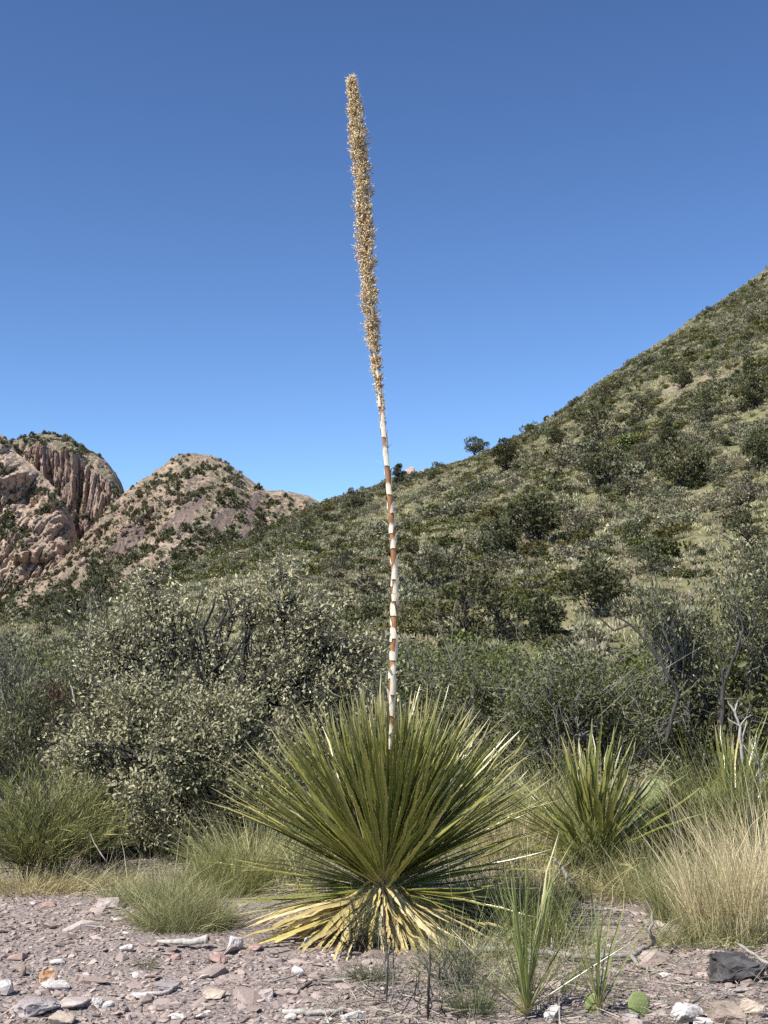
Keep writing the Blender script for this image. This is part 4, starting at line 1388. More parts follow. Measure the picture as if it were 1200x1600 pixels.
# ground cover of grass under the brush behind (nobody could count it)
g = np.random.default_rng(88)
mb = MB()
n = 34000
Yb = g.uniform(7.3, 16, n)
xb = g.uniform(-.6, .6, n) * Yb
keep = (noise(xb * 1.1, Yb * 1.1, 0, 5) > -.35) & ~((xb < -1.15) & (Yb < 8.0)) & ~((xb > -1.3) & (xb < -.2) & (Yb < 7.6))
xb, Yb = xb[keep], Yb[keep]
b = np.stack([xb, Yb, ground_z(xb, Yb)], -1)
d = unit(g.normal(size=(len(xb), 3)) * .45 + np.array([0, 0, 1]))
blades(mb, b, d, g.uniform(.12, .5, len(xb)), .005, .3, np.clip(g.normal(.5, .28, len(xb)), 0, 1), 4, g, .12)
tag(mb.build('undergrowth_grass', M['graygrass'], None, False, 'stuff'), 'thin grey-green grass under and between the brush', 'grass')
# fallen straw and twigs on the ground
mb = MB()
n = 17000
Yb = g.uniform(4.7, 9.5, n)
xb = g.uniform(-.36, .36, n) * Yb
dens = noise(xb * 1.5, Yb * 1.5, 0, 25) * .6 + np.where(xb > -.25, .35, -.25) + np.where(Yb > 7.3, .5, 0)
keep = dens > g.uniform(-.1, .75, n)
xb, Yb = xb[keep], Yb[keep]
b = np.stack([xb, Yb, ground_z(xb, Yb) + g.uniform(.006, .03, len(xb))], -1)
d = unit(g.normal(size=(len(xb), 3)) * np.array([1, 1, .12]))
blades(mb, b, d, g.uniform(.03, .22, len(xb)), g.uniform(.002, .006, len(xb)), .02, g.random(len(xb)), 3, g, .06)
tag(mb.build('dry_litter', M['litter'], None, False, 'stuff'), 'fallen dry straw and leaf litter on the gravel', 'litter')
# ------------------------------------------------------------------ sotol plants
def sotol_leaf_mat(name, green, dry=False):
    n = NT(name, .30 if not dry else .7, .6 if not dry else .15)
    u, w, v = n.attr('u'), n.attr('w'), n.attr('v')
    r = n.math('FRACT', n.math('ADD', n.rnd(), v))
    body = n.ramp(r, green)
    if not dry:
        body = n.mix(n.ramp(u, [(.02, (1, 1, 1)), (.16, (0, 0, 0))]), body, (.42, .38, .17))
        tip0 = n.math('MULTIPLY', n.ramp(u, [(.80, (0, 0, 0)), (.97, (1, 1, 1))]), n.math('ADD', n.math('MULTIPLY', r, .7), .25))
        body = n.mix(tip0, body, (.52, .45, .24))
        body = n.mix(n.math('MULTIPLY', n.ramp(w, [(.84, (0, 0, 0)), (.94, (1, 1, 1))]), .6), body, (.50, .45, .22))
    else:
        st = n.noise(30, 4, .6, n.coord('Object', (.15, 3, 3)))
        body = n.mix(n.ramp(st, [(.4, (0, 0, 0)), (.65, (.7, .7, .7))]), body, (.34, .24, .12))
    n.color(body)
    n.translucent(body, .16 if not dry else .15)
    return n.m


M['sotol'] = sotol_leaf_mat('sotol_green', [(0, (.095, .115, .018)), (.45, (.15, .17, .028)), (.75, (.215, .225, .042)), (.93, (.31, .295, .08)), (1, (.45, .40, .15))])
M['sotol_young'] = sotol_leaf_mat('sotol_young_green', [(0, (.10, .14, .035)), (.5, (.16, .20, .055)), (.85, (.22, .25, .08)), (1, (.36, .34, .15))])
M['sotol_dry'] = sotol_leaf_mat('sotol_dry', [(0, (.50, .40, .15)), (.28, (.60, .50, .24)), (.5, (.50, .43, .12)), (.72, (.66, .58, .36)), (.86, (.36, .33, .10)), (1, (.34, .24, .13))], True)


def sotol_leaf(seed, bend=.06, kink=0.0, width=.018, teeth=13, K=9, ragged=False, hang=0.0):
    """one leaf of length 1 along +X: broad pale base, channelled blade, toothed margins, thin frayed tip"""
    g = np.random.default_rng(seed)
    t = np.linspace(0, 1, K)
    wt = np.interp(t, [0, .04, .12, .6, .9, 1], [2.0, 1.5, 1.05, .86, .45, .06]) * width
    side = np.cumsum(g.normal(0, .010, K)) * (1 + ragged)
    side -= side[0]
    up = -bend * t ** 2 + kink * np.clip(t - .6, 0, 1) ** 2 * 6
    x = t.copy()
    if hang:
        ang = np.cumsum(np.concatenate([[0], np.full(K - 1, 1.0 / (K - 1))]) * 0 + hang * np.exp(-t * 2.2) * 2.6 / K)
        ang = np.minimum(ang, hang)
        stp = np.concatenate([[0], np.full(K - 1, 1.0 / (K - 1))])
        x = np.cumsum(stp * np.cos(ang))
        up = -np.cumsum(stp * np.sin(ang)) + .03 * np.sin(t * 5 + seed)
    tw = np.cumsum(g.normal(0, .10, K)) * (1 + 2 * ragged)
    c = np.stack([x, side, up], -1)
    sv = np.stack([0 * t, np.cos(tw), np.sin(tw)], -1)
    uv = np.stack([0 * t, -np.sin(tw), np.cos(tw)], -1)
    Lf = c + sv * wt[:, None] + uv * (wt * .38)[:, None]
    Rt = c - sv * wt[:, None] + uv * (wt * .38)[:, None]
    mb = MB()
    V = np.stack([Lf, c, Rt], 1).reshape(-1, 3)
    k = np.arange(K - 1)[:, None]
    q = np.concatenate([np.concatenate([3 * k, 3 * k + 1, 3 * k + 4, 3 * k + 3], 1), np.concatenate([3 * k + 1, 3 * k + 2, 3 * k + 5, 3 * k + 4], 1)])
    mb.add(V, q, u=np.repeat(t, 3), w=np.tile([1, 0, 1], K), v=0.0)
    if teeth:
        tt = np.linspace(.10, .86, teeth)
        for E, sg in ((Lf, 1), (Rt, -1)):
            e0 = np.stack([np.interp(tt, t, E[:, j]) for j in range(3)], -1)
            e1 = np.stack([np.interp(tt + .013, t, E[:, j]) for j in range(3)], -1)
            tip = (e0 + e1) / 2 + np.array([.006, sg * width * .30, width * .12])
            P = np.stack([e0, e1, tip], 1).reshape(-1, 3)
            mb.add(P, np.arange(len(P)).reshape(-1, 3), u=np.repeat(tt, 3), w=1.0, v=0.0)
    return mb


LEAF_B = [sotol_leaf(500 + k, b, kn, .0092) for k, (b, kn) in enumerate([(.02, 0), (.05, .02), (.08, 0), (.11, -.03), (.14, 0), (-.02, .03), (.06, -.05), (.18, 0), (.03, .06), (.10, .04)])]
LEAF_ME = [b.mesh('leaf', M['sotol']) for b in LEAF_B]
YOUNG_ME = [sotol_leaf(540 + k, b, kn, .0095).mesh('leaf', M['sotol_young']) for k, (b, kn) in enumerate([(.02, 0), (.08, .02), (.14, 0), (.2, -.03), (-.03, .02)])]
DRY_B = [sotol_leaf(560 + k, .1, 0,   .0115, 8, 12, False, h) for k, h in enumerate([.25, .35, .45, .6, .2, .5, .4])]
DRY_ME = [b.mesh('dead_leaf', M['sotol_dry']) for b in DRY_B]
DRYFLAT_ME = [sotol_leaf(580 + k, b, kn, .0105, 8, 10, False).mesh('dead_leaf', M['sotol_dry']) for k, (b, kn) in enumerate([(.10, -.02), (.18, .03), (.03, -.03), (.2, 0)])]


def leaf_matrix(az, tilt, roll, origin, L, wide=1.0):
    d = np.array([math.sin(tilt) * math.cos(az), math.sin(tilt) * math.sin(az), math.cos(tilt)])
    n = np.array([-math.cos(tilt) * math.cos(az), -math.cos(tilt) * math.sin(az), math.sin(tilt)])
    s = np.cross(n, d)
    n2 = n * math.cos(roll) + s * math.sin(roll)
    s2 = np.cross(n2, d)
    m = Matrix(((d[0] * L, s2[0] * L * wide, n2[0] * L, origin[0]), (d[1] * L, s2[1] * L * wide, n2[1] * L, origin[1]), (d[2] * L, s2[2] * L * wide, n2[2] * L, origin[2]), (0, 0, 0, 1)))
    return m


def put(name, me, parent, m, kind=None):
    o = mobj(name, me, parent, kind)
    o.matrix_basis = m
    return o


def rosette(t, n, rest, L, tmin, tmax, z0, seed, meshes, power=.75, rng_l=.10, r0=.05, thin_front=0.0, wide=1.0, bufs=None, lean=(0, 0)):
    g = np.random.default_rng(seed)
    buf = MB()
    made = 0
    i = 0
    tot = n + rest
    while made < tot and i < tot * 3:
        i += 1
        f = g.random()
        tilt = tmin + (tmax - tmin) * f ** power
        az = i * 2.39996 + g.normal(0, .15)
        if thin_front and math.sin(az) < -.45 and tilt > R(24) and g.random() < thin_front:
            continue
        ll = L * (1 + g.normal(0, rng_l)) * (1 - .10 * max(0, tilt - R(70)))
        org = (math.cos(az) * r0 * math.sin(tilt), math.sin(az) * r0 * math.sin(tilt), z0 + .07 * math.cos(tilt) * g.uniform(.2, 1))
        k = int(g.integers(0, len(meshes)))
        m = leaf_matrix(az, max(.01, tilt + g.normal(0, .05)), g.normal(0, .35), org, ll, wide * g.uniform(.85, 1.2))
        m[0][3] += lean[0] * 0
        if made < n:
            put('leaf', meshes[k], t, m)
        else:
            b = bufs[k]
            v = np.concatenate(b.v)
            v = v @ np.array(m.to_3x3()).T + np.array(m.translation)
            o0 = 0
            for va, fa in zip(b.v, b.f):
                pass
            attrs = {}
            for key in ('u', 'w'):
                arr = np.zeros(len(v))
                for o_, val in b.a[key]:
                    arr[o_:o_ + len(val)] = val
                attrs[key] = arr
            base = buf.n
            buf.v.append(v)
            for fa in b.f:
                buf.f.append(fa + base)
            for key, arr in attrs.items():
                buf.a.setdefault(key, []).append((base, arr))
            buf.a.setdefault('v', []).append((base, np.full(len(v), g.random())))
            buf.n += len(v)
        made += 1
    if rest:
        buf.build('crowded_leaves', M['sotol'], t, False, 'stuff')


def skirt(t, n, L, z0, seed, meshes, tl=(75, 105), azr=(0, 360), r0=.08, wide=1.0, floor=.01):
    g = np.random.default_rng(seed)
    for i in range(n):
        az = R(g.uniform(*azr))
        tilt = R(g.uniform(*tl))
        m = leaf_matrix(az, tilt, g.normal(0, .5), (math.cos(az) * r0, math.sin(az) * r0, z0 * g.uniform(.55, 1.0)), L * g.uniform(.6, 1.1), wide * g.uniform(.9, 1.6))
        put('dead_leaf', meshes[int(g.integers(0, len(meshes)))], t, m)


SOT = gpt(600, 1462)
S1 = thing('sotol_plant', 'large flowering sotol with a tall dry stalk, standing in the centre', 'sotol plant', SOT)
ZC = .25
g = np.random.default_rng(90)
tz = np.linspace(-.05, ZC + .05, 9)
tp = np.stack([.01 * np.sin(tz * 20), .01 * np.cos(tz * 17), tz], -1)
v, f = tubes(tp[None], np.array([.10, .10, .095, .09, .09, .085, .08, .07, .04])[None], 14)
v = v + (noise(v[:, 0] * 30, v[:, 1] * 30, v[:, 2] * 22, 3) * .012)[:, None] * unit(v * np.array([1, 1, 0]))
MB().add(v, f).build('trunk', bark_mat('sotol_trunk', (.10, .07, .035), (.34, .25, .12)), S1, True)
rosette(S1, 190, 430, .98, R(3), R(62), ZC, 91, LEAF_ME, .80, .06, .05, .68, 1.0, LEAF_B)
rosette(S1, 110, 60, .76, R(54), R(99), ZC - .02, 191, LEAF_ME, .9, .14, .06, .86, 1.05, LEAF_B)
skirt(S1, 165, .64, ZC * 1.05, 92, DRY_ME, (95, 122), (-190, 10), .05, 1.15)
skirt(S1, 34, .76, ZC * 1.0, 192, DRY_ME, (98, 112), (165, 235), .05, 1.3)
skirt(S1, 30, .34, ZC * 1.22, 194, DRY_ME, (98, 135), (-180, 0), .05, 1.6)
skirt(S1, 26, .62, ZC * 1.0, 193, DRY_ME, (100, 122), (-60, 15), .05, 1.4)
skirt(S1, 26, .60, ZC, 93, DRY_ME, (95, 120), (10, 170), .06, 1.5)
skirt(S1, 20, .74, ZC, 94, DRYFLAT_ME, (92, 108), (150, 225), .07, 1.5)
skirt(S1, 12, .62, ZC, 95, DRYFLAT_ME, (88, 106), (-70, 30), .07, 1.2)
# dry thread-like leaves curling inside the rosette
for k in range(14):
    az = g.uniform(0, 6.283)
    put('dry_leaf', DRYFLAT_ME[k % 4], S1, leaf_matrix(az, R(g.uniform(4, 26)), g.normal(0, 1), (math.cos(az) * .03, -.03 + math.sin(az) * .03, ZC), g.uniform(.45, .98), .55))

# --- the stalk
STALK_PX = [(607, 1380), (609, 1240), (611, 1110), (614, 1040), (616, 980), (616.5, 920), (615, 860), (611, 800), (606, 740), (601, 690), (596, 635), (590, 590), (584, 545), (578, 490),
            (575, 440), (571.5, 390), (568.5, 340), (565.5, 290), (561, 240), (556.5, 195), (551.5, 155), (548, 122)]
YS = float(SOT[1])
SP = np.array([at(x, y, YS + .10 * (1380 - y) / 1380) for x, y in STALK_PX]) - SOT
tt = np.linspace(0, len(SP) - 1, 120)
from_i = np.arange(len(SP))
path = np.stack([np.interp(tt, from_i, SP[:, k]) for k in range(3)], -1)
for _ in range(4):
    path[1:-1] = (path[:-2] + 2 * path[1:-1] + path[2:]) / 4
plen = np.concatenate([[0], np.cumsum(np.linalg.norm(np.diff(path, axis=0), axis=1))])
H = plen[-1]
rad = np.interp(plen / H, [0, .25, .5, .6, .8, 1], [.021, .019, .0150, .0125, .009, .004])
v, f = tubes(path[None], rad[None], 10)
n = NT('stalk_brown', .45, .35)
f1 = n.noise(9, 5, .6, n.coord('Object', (3, 3, 1)))
f2 = n.noise(60, 4, .6, n.coord('Object', (4, 4, .3)))
n.color(n.mix(.4, n.ramp(f1, [(.3, (.13, .05, .02)), (.5, (.26, .115, .040)), (.75, (.48, .27, .10))]), n.ramp(f2, [(.3, (.10, .04, .02)), (.7, (.50, .26, .10))])))
n.bump(f2, .3, .004)
STK = MB().add(v, f).build('flower_stalk', n.m, S1, True)


def along(s):
    """point, tangent and radius of the stalk at length s"""
    p = np.array([np.interp(s, plen, path[:, k]) for k in range(3)])
    q = np.array([np.interp(s + .02, plen, path[:, k]) for k in range(3)])
    return p, unit(q - p), float(np.interp(s, plen, rad))


def s_of_py(py):
    _, yy, _ = proj(path + SOT)
    return float(np.interp(-py, -yy, plen))


n = NT('papery_bract', .7, .2)
fb = n.noise(40, 4, .6, n.coord('Object', (4, 4, .6)))
n.color(n.ramp(fb, [(.25, (.46, .36, .23)), (.5, (.74, .67, .53)), (.8, (.84, .79, .68))]))
n.translucent((.8, .74, .62), .12)
M['bract'] = n.m


def bract_mesh(seed, hug=.55, flare=.05, tip=.16, span=2.3, ln=.14, curl=0.0):
    """papery sheath wrapped round the stalk (radius 1 = stalk surface), its upper part peeling away to a point; +Z up the stalk, +X outward"""
    g = np.random.default_rng(seed)
    K, S = 8, 5
    t = np.linspace(0, 1, K)
    sp = span * np.interp(t, [0, .12, hug, hug + .18, 1], [.92, 1, .88, .45, .04])
    off = .0035 + flare * np.clip((t - hug) / (1 - hug), 0, 1) ** 1.6
    rr = .020 + off
    z = t * ln
    z = z - curl * np.clip(t - hug, 0, 1) ** 2 * ln * 2
    a = np.linspace(-.5, .5, S)
    A = sp[:, None] * a[None] + np.interp(t, [0, 1], [0, g.normal(0, .5)])[:, None]
    x = np.cos(A) * rr[:, None]
    y = np.sin(A) * rr[:, None]
    zz = np.broadcast_to(z[:, None], x.shape) + g.normal(0, .004, x.shape) * (t[:, None] < .05)
    V = np.stack([x, y, zz], -1).reshape(-1, 3)
    i, j = np.meshgrid(np.arange(S - 1), np.arange(K - 1))
    q = np.stack([j * S + i, j * S + i + 1, (j + 1) * S + i + 1, (j + 1) * S + i], -1).reshape(-1, 4)
    return MB().add(V, q).mesh('bract', M['bract'], True)


BR = [bract_mesh(600, .78, .006, ln=.082, span=1.7), bract_mesh(601, .62, .020, ln=.085, span=1.6), bract_mesh(602, .5, .040, ln=.085, curl=.3, span=1.5), bract_mesh(603, .8, .004, ln=.055, span=1.8),
      bract_mesh(604, .35, .06, ln=.11, curl=.2, span=1.0), bract_mesh(605, .72, .010, ln=.075, span=1.45)]
g = np.random.default_rng(93)


def add_bract(py, az, me, scale=1.0, sr=None):
    s = s_of_py(py)
    p, tg, r = along(s)
    out = np.array([math.cos(az), math.sin(az), 0])
    xax = unit(out - tg * np.dot(out, tg))
    yax = np.cross(tg, xax)
    k = sr if sr else r / .0185
    o = mobj('bract', me, STK)
    o.matrix_basis = Matrix(((xax[0] * k, yax[0] * k, tg[0] * scale, p[0]), (xax[1] * k, yax[1] * k, tg[1] * scale, p[1]), (xax[2] * k, yax[2] * k, tg[2] * scale, p[2]), (0, 0, 0, 1)))


# sheaths facing the viewer, as the photo shows them from the rosette upwards (picture height of the lower edge, bearing: -90 faces the viewer)
for py, azd, k in [(1168, -100, 1), (1146, -75, 0), (1122, -95, 1), (1100, -130, 4), (1084, -72, 0), (1062, -150, 2), (1050, -98, 5), (1030, -35, 4), (1028, -70, 3), (1004, -160, 2), (994, -88, 3), (978, -155, 4),
                   (962, -115, 3), (948, -30, 4), (938, -62, 3), (930, -70, 1), (920, -165, 2), (908, -98, 5), (904, -10, 5), (886, -45, 5), (880, -150, 4),
                   (857, -85, 5), (850, -15, 2), (838, 178, 4), (834, -135, 5), (824, -35, 5), (803, -70, 5), (795, -175, 2), (777, -100, 0), (762, -38, 5), (744, 178, 4), (727, -88, 0),
                   (713, -125, 1), (700, -55, 5), (684, -80, 0), (670, -165, 4), (658, -105, 5), (640, -45, 1), (634, -150, 2), (618, -88, 3), (606, -160, 4), (596, -60, 3), (575, 178, 4)]:
    add_bract(py + g.normal(0, 2.5), R(azd + g.normal(0, 12)), BR[k], g.uniform(.75, 1.45))
# sheaths on the far side
for k in range(14):
    add_bract(1110 - k * 36, R(g.uniform(30, 150)), BR[int(g.integers(0, 6))], g.uniform(.85, 1.1))
# longer papery tips sticking out of the seed head
for py, azd in [(570, -178), (548, -100), (520, 175), (485, -170), (470, 178), (446, -20), (440, 172), (424, -178), (512, -60), (545, 175), (395, 172), (560, -70), (530, -110), (250, 178), (200, -10), (475, -90), (500, -40)]:
    add_bract(py, R(azd), BR[4 if k % 2 else 2], g.uniform(.5, .8), 1.0)

# --- dense dry seed head: short branchlets packed with little winged seed cases
g = np.random.default_rng(94)
s0, s1 = s_of_py(672), H - .005
nb = 1750
ls = s0 + (s1 - s0) * g.random(nb) ** .86
pyv = np.interp(ls, plen, proj(path + SOT)[1])
keep = g.random(nb) < np.interp(pyv, [540, 600, 672], [1, .6, .05])
ls, pyv = ls[keep], pyv[keep]
nb = len(ls)
head_r = np.interp(-pyv, -np.array([660, 625, 585, 550, 520, 480, 420, 350, 280, 220, 180, 150, 130, 118]), np.array([2.6, 4.6, 6.8, 8.5, 10.0, 12.2, 13.6, 13.6, 14.0, 13.2, 12, 9, 5.5, 2.5])) * .00333 * .84
P0 = np.stack([np.interp(ls, plen, path[:, k]) for k in range(3)], -1)
tgv = unit(np.stack([np.interp(ls + .02, plen, path[:, k]) for k in range(3)], -1) - P0 + 1e-6)
az = g.uniform(0, 6.283, nb)
outv = np.stack([np.cos(az), np.sin(az), 0 * az], -1)
lump = 1 + .22 * noise(ls * 9, az * 1.3, 0, 5) + .22 * noise(ls * 26, az * 2.2, 0, 6)
bd = unit(outv * .75 + np.array([0, 0, 1.0]) * .75 + g.normal(size=(nb, 3)) * .18)
bl = head_r * lump * g.uniform(.9, 1.35, nb) / .75
sp = MB()
tb = np.linspace(0, 1, 4)
bp = P0[:, None] + bd[:, None] * (bl[:, None] * tb)[..., None]
v, f = tubes(bp, np.linspace(.0016, .0008, 4)[None], 3)
sp.add(v, f, v=np.repeat(g.random(nb) * .5, 12))
per = 9
k = np.repeat(np.arange(nb), per)
ft = g.uniform(.25, 1.05, len(k))
pos = P0[k] + bd[k] * (bl[k] * ft)[:, None] + g.normal(size=(len(k), 3)) * .0035
dd = unit(bd[k] + rand_unit(g, len(k)) * .9)
# each case: a little spindle, three-winged
ln = g.uniform(.010, .019, len(k))
wd = ln * .45
s_ = unit(np.cross(dd, rand_unit(g, len(k))))
u_ = np.cross(dd, s_)
ring = [s_ * math.cos(q) + u_ * math.sin(q) for q in (0, 2.094, 4.189)]
V = np.stack([pos] + [pos + dd * (ln * .55)[:, None] + rr_ * (wd * .5)[:, None] for rr_ in ring] + [pos + dd * ln[:, None]], 1)
fq = np.array([[0, 1, 2], [0, 2, 3], [0, 3, 1], [4, 2, 1], [4, 3, 2], [4, 1, 3]])
f = (fq[None] + (np.arange(len(k)) * 5)[:, None, None]).reshape(-1, 3)
sp.add(V.reshape(-1, 3), f, v=np.repeat(np.clip(g.normal(.52, .28, len(k)), 0, 1), 5))
# fine bristles sticking out
hb = 1700
k = g.integers(0, nb, hb)
blades(sp, P0[k] + bd[k] * (bl[k] * .8)[:, None], unit(bd[k] + np.array([0, 0, .3]) + g.normal(size=(hb, 3)) * .25), g.uniform(.02, .05, hb), .0024, 0.0, g.uniform(.5, 1, hb), 3, g, .05)
nm = NT('seed_case', .8, .15)
nm.color(nm.ramp(nm.attr('v'), [(0, (.20, .12, .06)), (.35, (.44, .31, .16)), (.65, (.71, .57, .34)), (1, (.88, .79, .57))]))
sp.build('seed_head', nm.m, STK, False, 'stuff')

# --- the smaller sotol plants
S2p = gpt(932, 1376)
S2 = thing('sotol_plant', 'smaller sotol without a stalk behind the feathery broom plant', 'sotol plant', S2p)
rosette(S2, 120, 0, .80, R(2), R(58), .12, 101, LEAF_ME, .9, .08, .05, .3, 1.55, None)
skirt(S2, 34, .80, .2, 102, LEAF_ME, (45, 84), (120, 250), .05, 1.2)
skirt(S2, 14, .66, .2, 103, LEAF_ME, (45, 86), (-60, 60), .05, 1.2)
skirt(S2, 26, .5, .2, 104, DRY_ME, (80, 105), (150, 300), .07, 1.3)
S3p = gpt(1150, 1335)
S3 = thing('sotol_plant', 'third sotol at the picture edge below the white dead branch', 'sotol plant', S3p)
rosette(S3, 100, 0, .84, R(2), R(66), .10, 105, LEAF_ME, .9, .08, .05, .2, 1.1, None)
S4p = gpt(822, 1592)
S4 = thing('sotol_plant', 'young sotol with a few narrow leaves at the bottom of the picture', 'sotol plant', S4p)
rosette(S4, 26, 0, .54, R(2), R(22), .0, 106, YOUNG_ME, .9, .14, .012, 0, .85, None)
rosette(S4, 34, 0, .50, R(18), R(62), .0, 107, YOUNG_ME, .9, .18, .012, 0, .55, None)
S5p = gpt(935, 1586)
S5 = thing('sotol_plant', 'sparser young sotol beside the round cactus pad', 'sotol plant', S5p)
rosette(S5, 9, 0, .42, R(2), R(14), .0, 108, YOUNG_ME, .9, .15, .012, 0, .9, None)
rosette(S5, 24, 0, .46, R(14), R(62), .0, 109, YOUNG_ME, .9, .2, .012, 0, .5, None)


# ------------------------------------------------------------------ prickly pear
def pad_mesh(name, w, h, th, seed, mat):
    K, S = 14, 20
    g = np.random.default_rng(seed)
    rows = []
    lat = np.linspace(-math.pi / 2, math.pi / 2, K)
    for la in lat:
        a = np.arange(S) * 2 * math.pi / S
        z = math.sin(la)
        wr = math.cos(la) ** .9 * (1 + .12 * z)
        rows.append(np.stack([np.cos(a) * wr * w, np.sin(a) * wr * th * (1 - .25 * abs(z)), np.full(S, (z + 1) * h)], -1))
    V = np.array(rows).reshape(-1, 3)
    V = V + (noise(V[:, 0] * 22, V[:, 1] * 22, V[:, 2] * 22, seed) * w * .05)[:, None] * unit(V - np.array([0, 0, h]))
    k, s = np.meshgrid(np.arange(K - 1), np.arange(S), indexing='ij')
    q = np.stack([k * S + s, k * S + (s + 1) % S, (k + 1) * S + (s + 1) % S, (k + 1) * S + s], -1).reshape(-1, 4)
    return MB().add(V, q).mesh(name, mat, True)


def pad_mat(name, c1, c2, dots):
    n = NT(name, .6, .3)
    co = n.coord('Object')
    f = n.noise(26, 5, .6, co)
    base = n.ramp(f, [(.3, c1), (.7, c2)])
    n.color(base)
    n.bump(n.noise(40, 4, .6, co), .3, .004)
    return n.m


M['areole'] = stone_mat('areole_wool', [(.50, .46, .26), (.66, .62, .40)], 60)
M['pad'] = pad_mat('cactus_pad', (.14, .17, .055), (.22, .26, .10), None)
M['pad_pale'] = pad_mat('cactus_pad_pale', (.17, .20, .085), (.27, .30, .14), None)


def prickly_pear(label, base, pads, mat, seed):
    t = thing('prickly_pear', label, 'cactus', base)
    g = np.random.default_rng(seed)
    for (x, y, z, w, h, tilt, rz) in pads:
        o = mobj('pad', pad_mesh('pad', w, h, (.010 if w < .06 else .022), seed, M[mat]), t)
        o.location = (x, y, z)
        o.rotation_euler = (R(g.uniform(-12, 4)), R(tilt), R(rz))
        seed += 1
        mb = MB()
        n = 0
        for i in np.arange(-.8, .81, .30):
            for j in np.arange(.14, 1.9, .28):
                xx = i + (.15 if int(j / .28) % 2 else 0) + g.normal(0, .05)
                if xx ** 2 + (j - 1) ** 2 > .84:
                    continue
                zf = j - 1
                th = (.010 if w < .06 else .022) * math.sqrt(max(0, 1 - xx ** 2 - zf ** 2)) * .98
                c = np.array([xx * w, -th, j * h])
                for sgn in (-1, 1):
                    c2 = c * np.array([1, 1 if sgn < 0 else -1, 1])
                    r = .0019 * w / .047 if w < .1 else .0035
                    P = np.array([c2 + (r, 0, 0), c2 + (0, 0, r), c2 + (-r, 0, 0), c2 + (0, 0, -r), c2 + (0, sgn * r * 1.3, 0)])
                    F_ = [[0, 1, 4], [1, 2, 4], [2, 3, 4], [3, 0, 4]]
                    mb.add(P, F_)
        mb.build('areoles', M['areole'], o, False, 'stuff')
    return t


prickly_pear('small prickly pear with a round green pad beside the young sotols', gpt(965, 1588), [(.075, -.04, -.01, .047, .058, 6, 8), (-.085, .04, -.02, .036, .05, -8, -25)], 'pad', 700)
prickly_pear('pale prickly pear with upright pads behind the smaller sotol', gpt(1022, 1345), [(-.02, 0, .05, .10, .14, -5, 10), (.0, .02, .30, .10, .135, 10, -12), (.32, .05, .05, .11, .13, 8, 25), (.5, -.05, .2, .09, .12, 12, 5), (.36, .03, .28, .085, .11, -6, -15)], 'pad_pale', 720)

# ------------------------------------------------------------------ rocks and fallen wood one can pick out
M['black_rock'] = stone_mat('black_rock', [(.030, .028, .028), (.075, .070, .068), (.17, .16, .155)], 9, .7, .8)
M['white_rock'] = stone_mat('white_rock', [(.36, .33, .31), (.56, .53, .50), (.72, .70, .67)], 10, .9, .6, (.40, .36, .33))
M['brown_rock'] = stone_mat('brown_rock', [(.16, .125, .10), (.27, .215, .175), (.36, .29, .235)], 10)
M['tan_rock'] = stone_mat('tan_rock', [(.30, .24, .18), (.45, .37, .29), (.56, .48, .39)], 11)
M['orange_rock'] = stone_mat('orange_rock', [(.30, .13, .05), (.52, .30, .16), (.76, .66, .55)], 16, .85, .6)
M['red_rock'] = stone_mat('red_rock', [(.24, .14, .12), (.36, .23, .195), (.44, .32, .28)], 12)
M['grey_rock'] = stone_mat('grey_rock', [(.21, .18, .175), (.32, .28, .27), (.42, .38, .365)], 9)
M['pinkgrey_rock'] = stone_mat('pinkgrey_rock', [(.26, .215, .20), (.39, .33, .31), (.48, .42, .39)], 8)
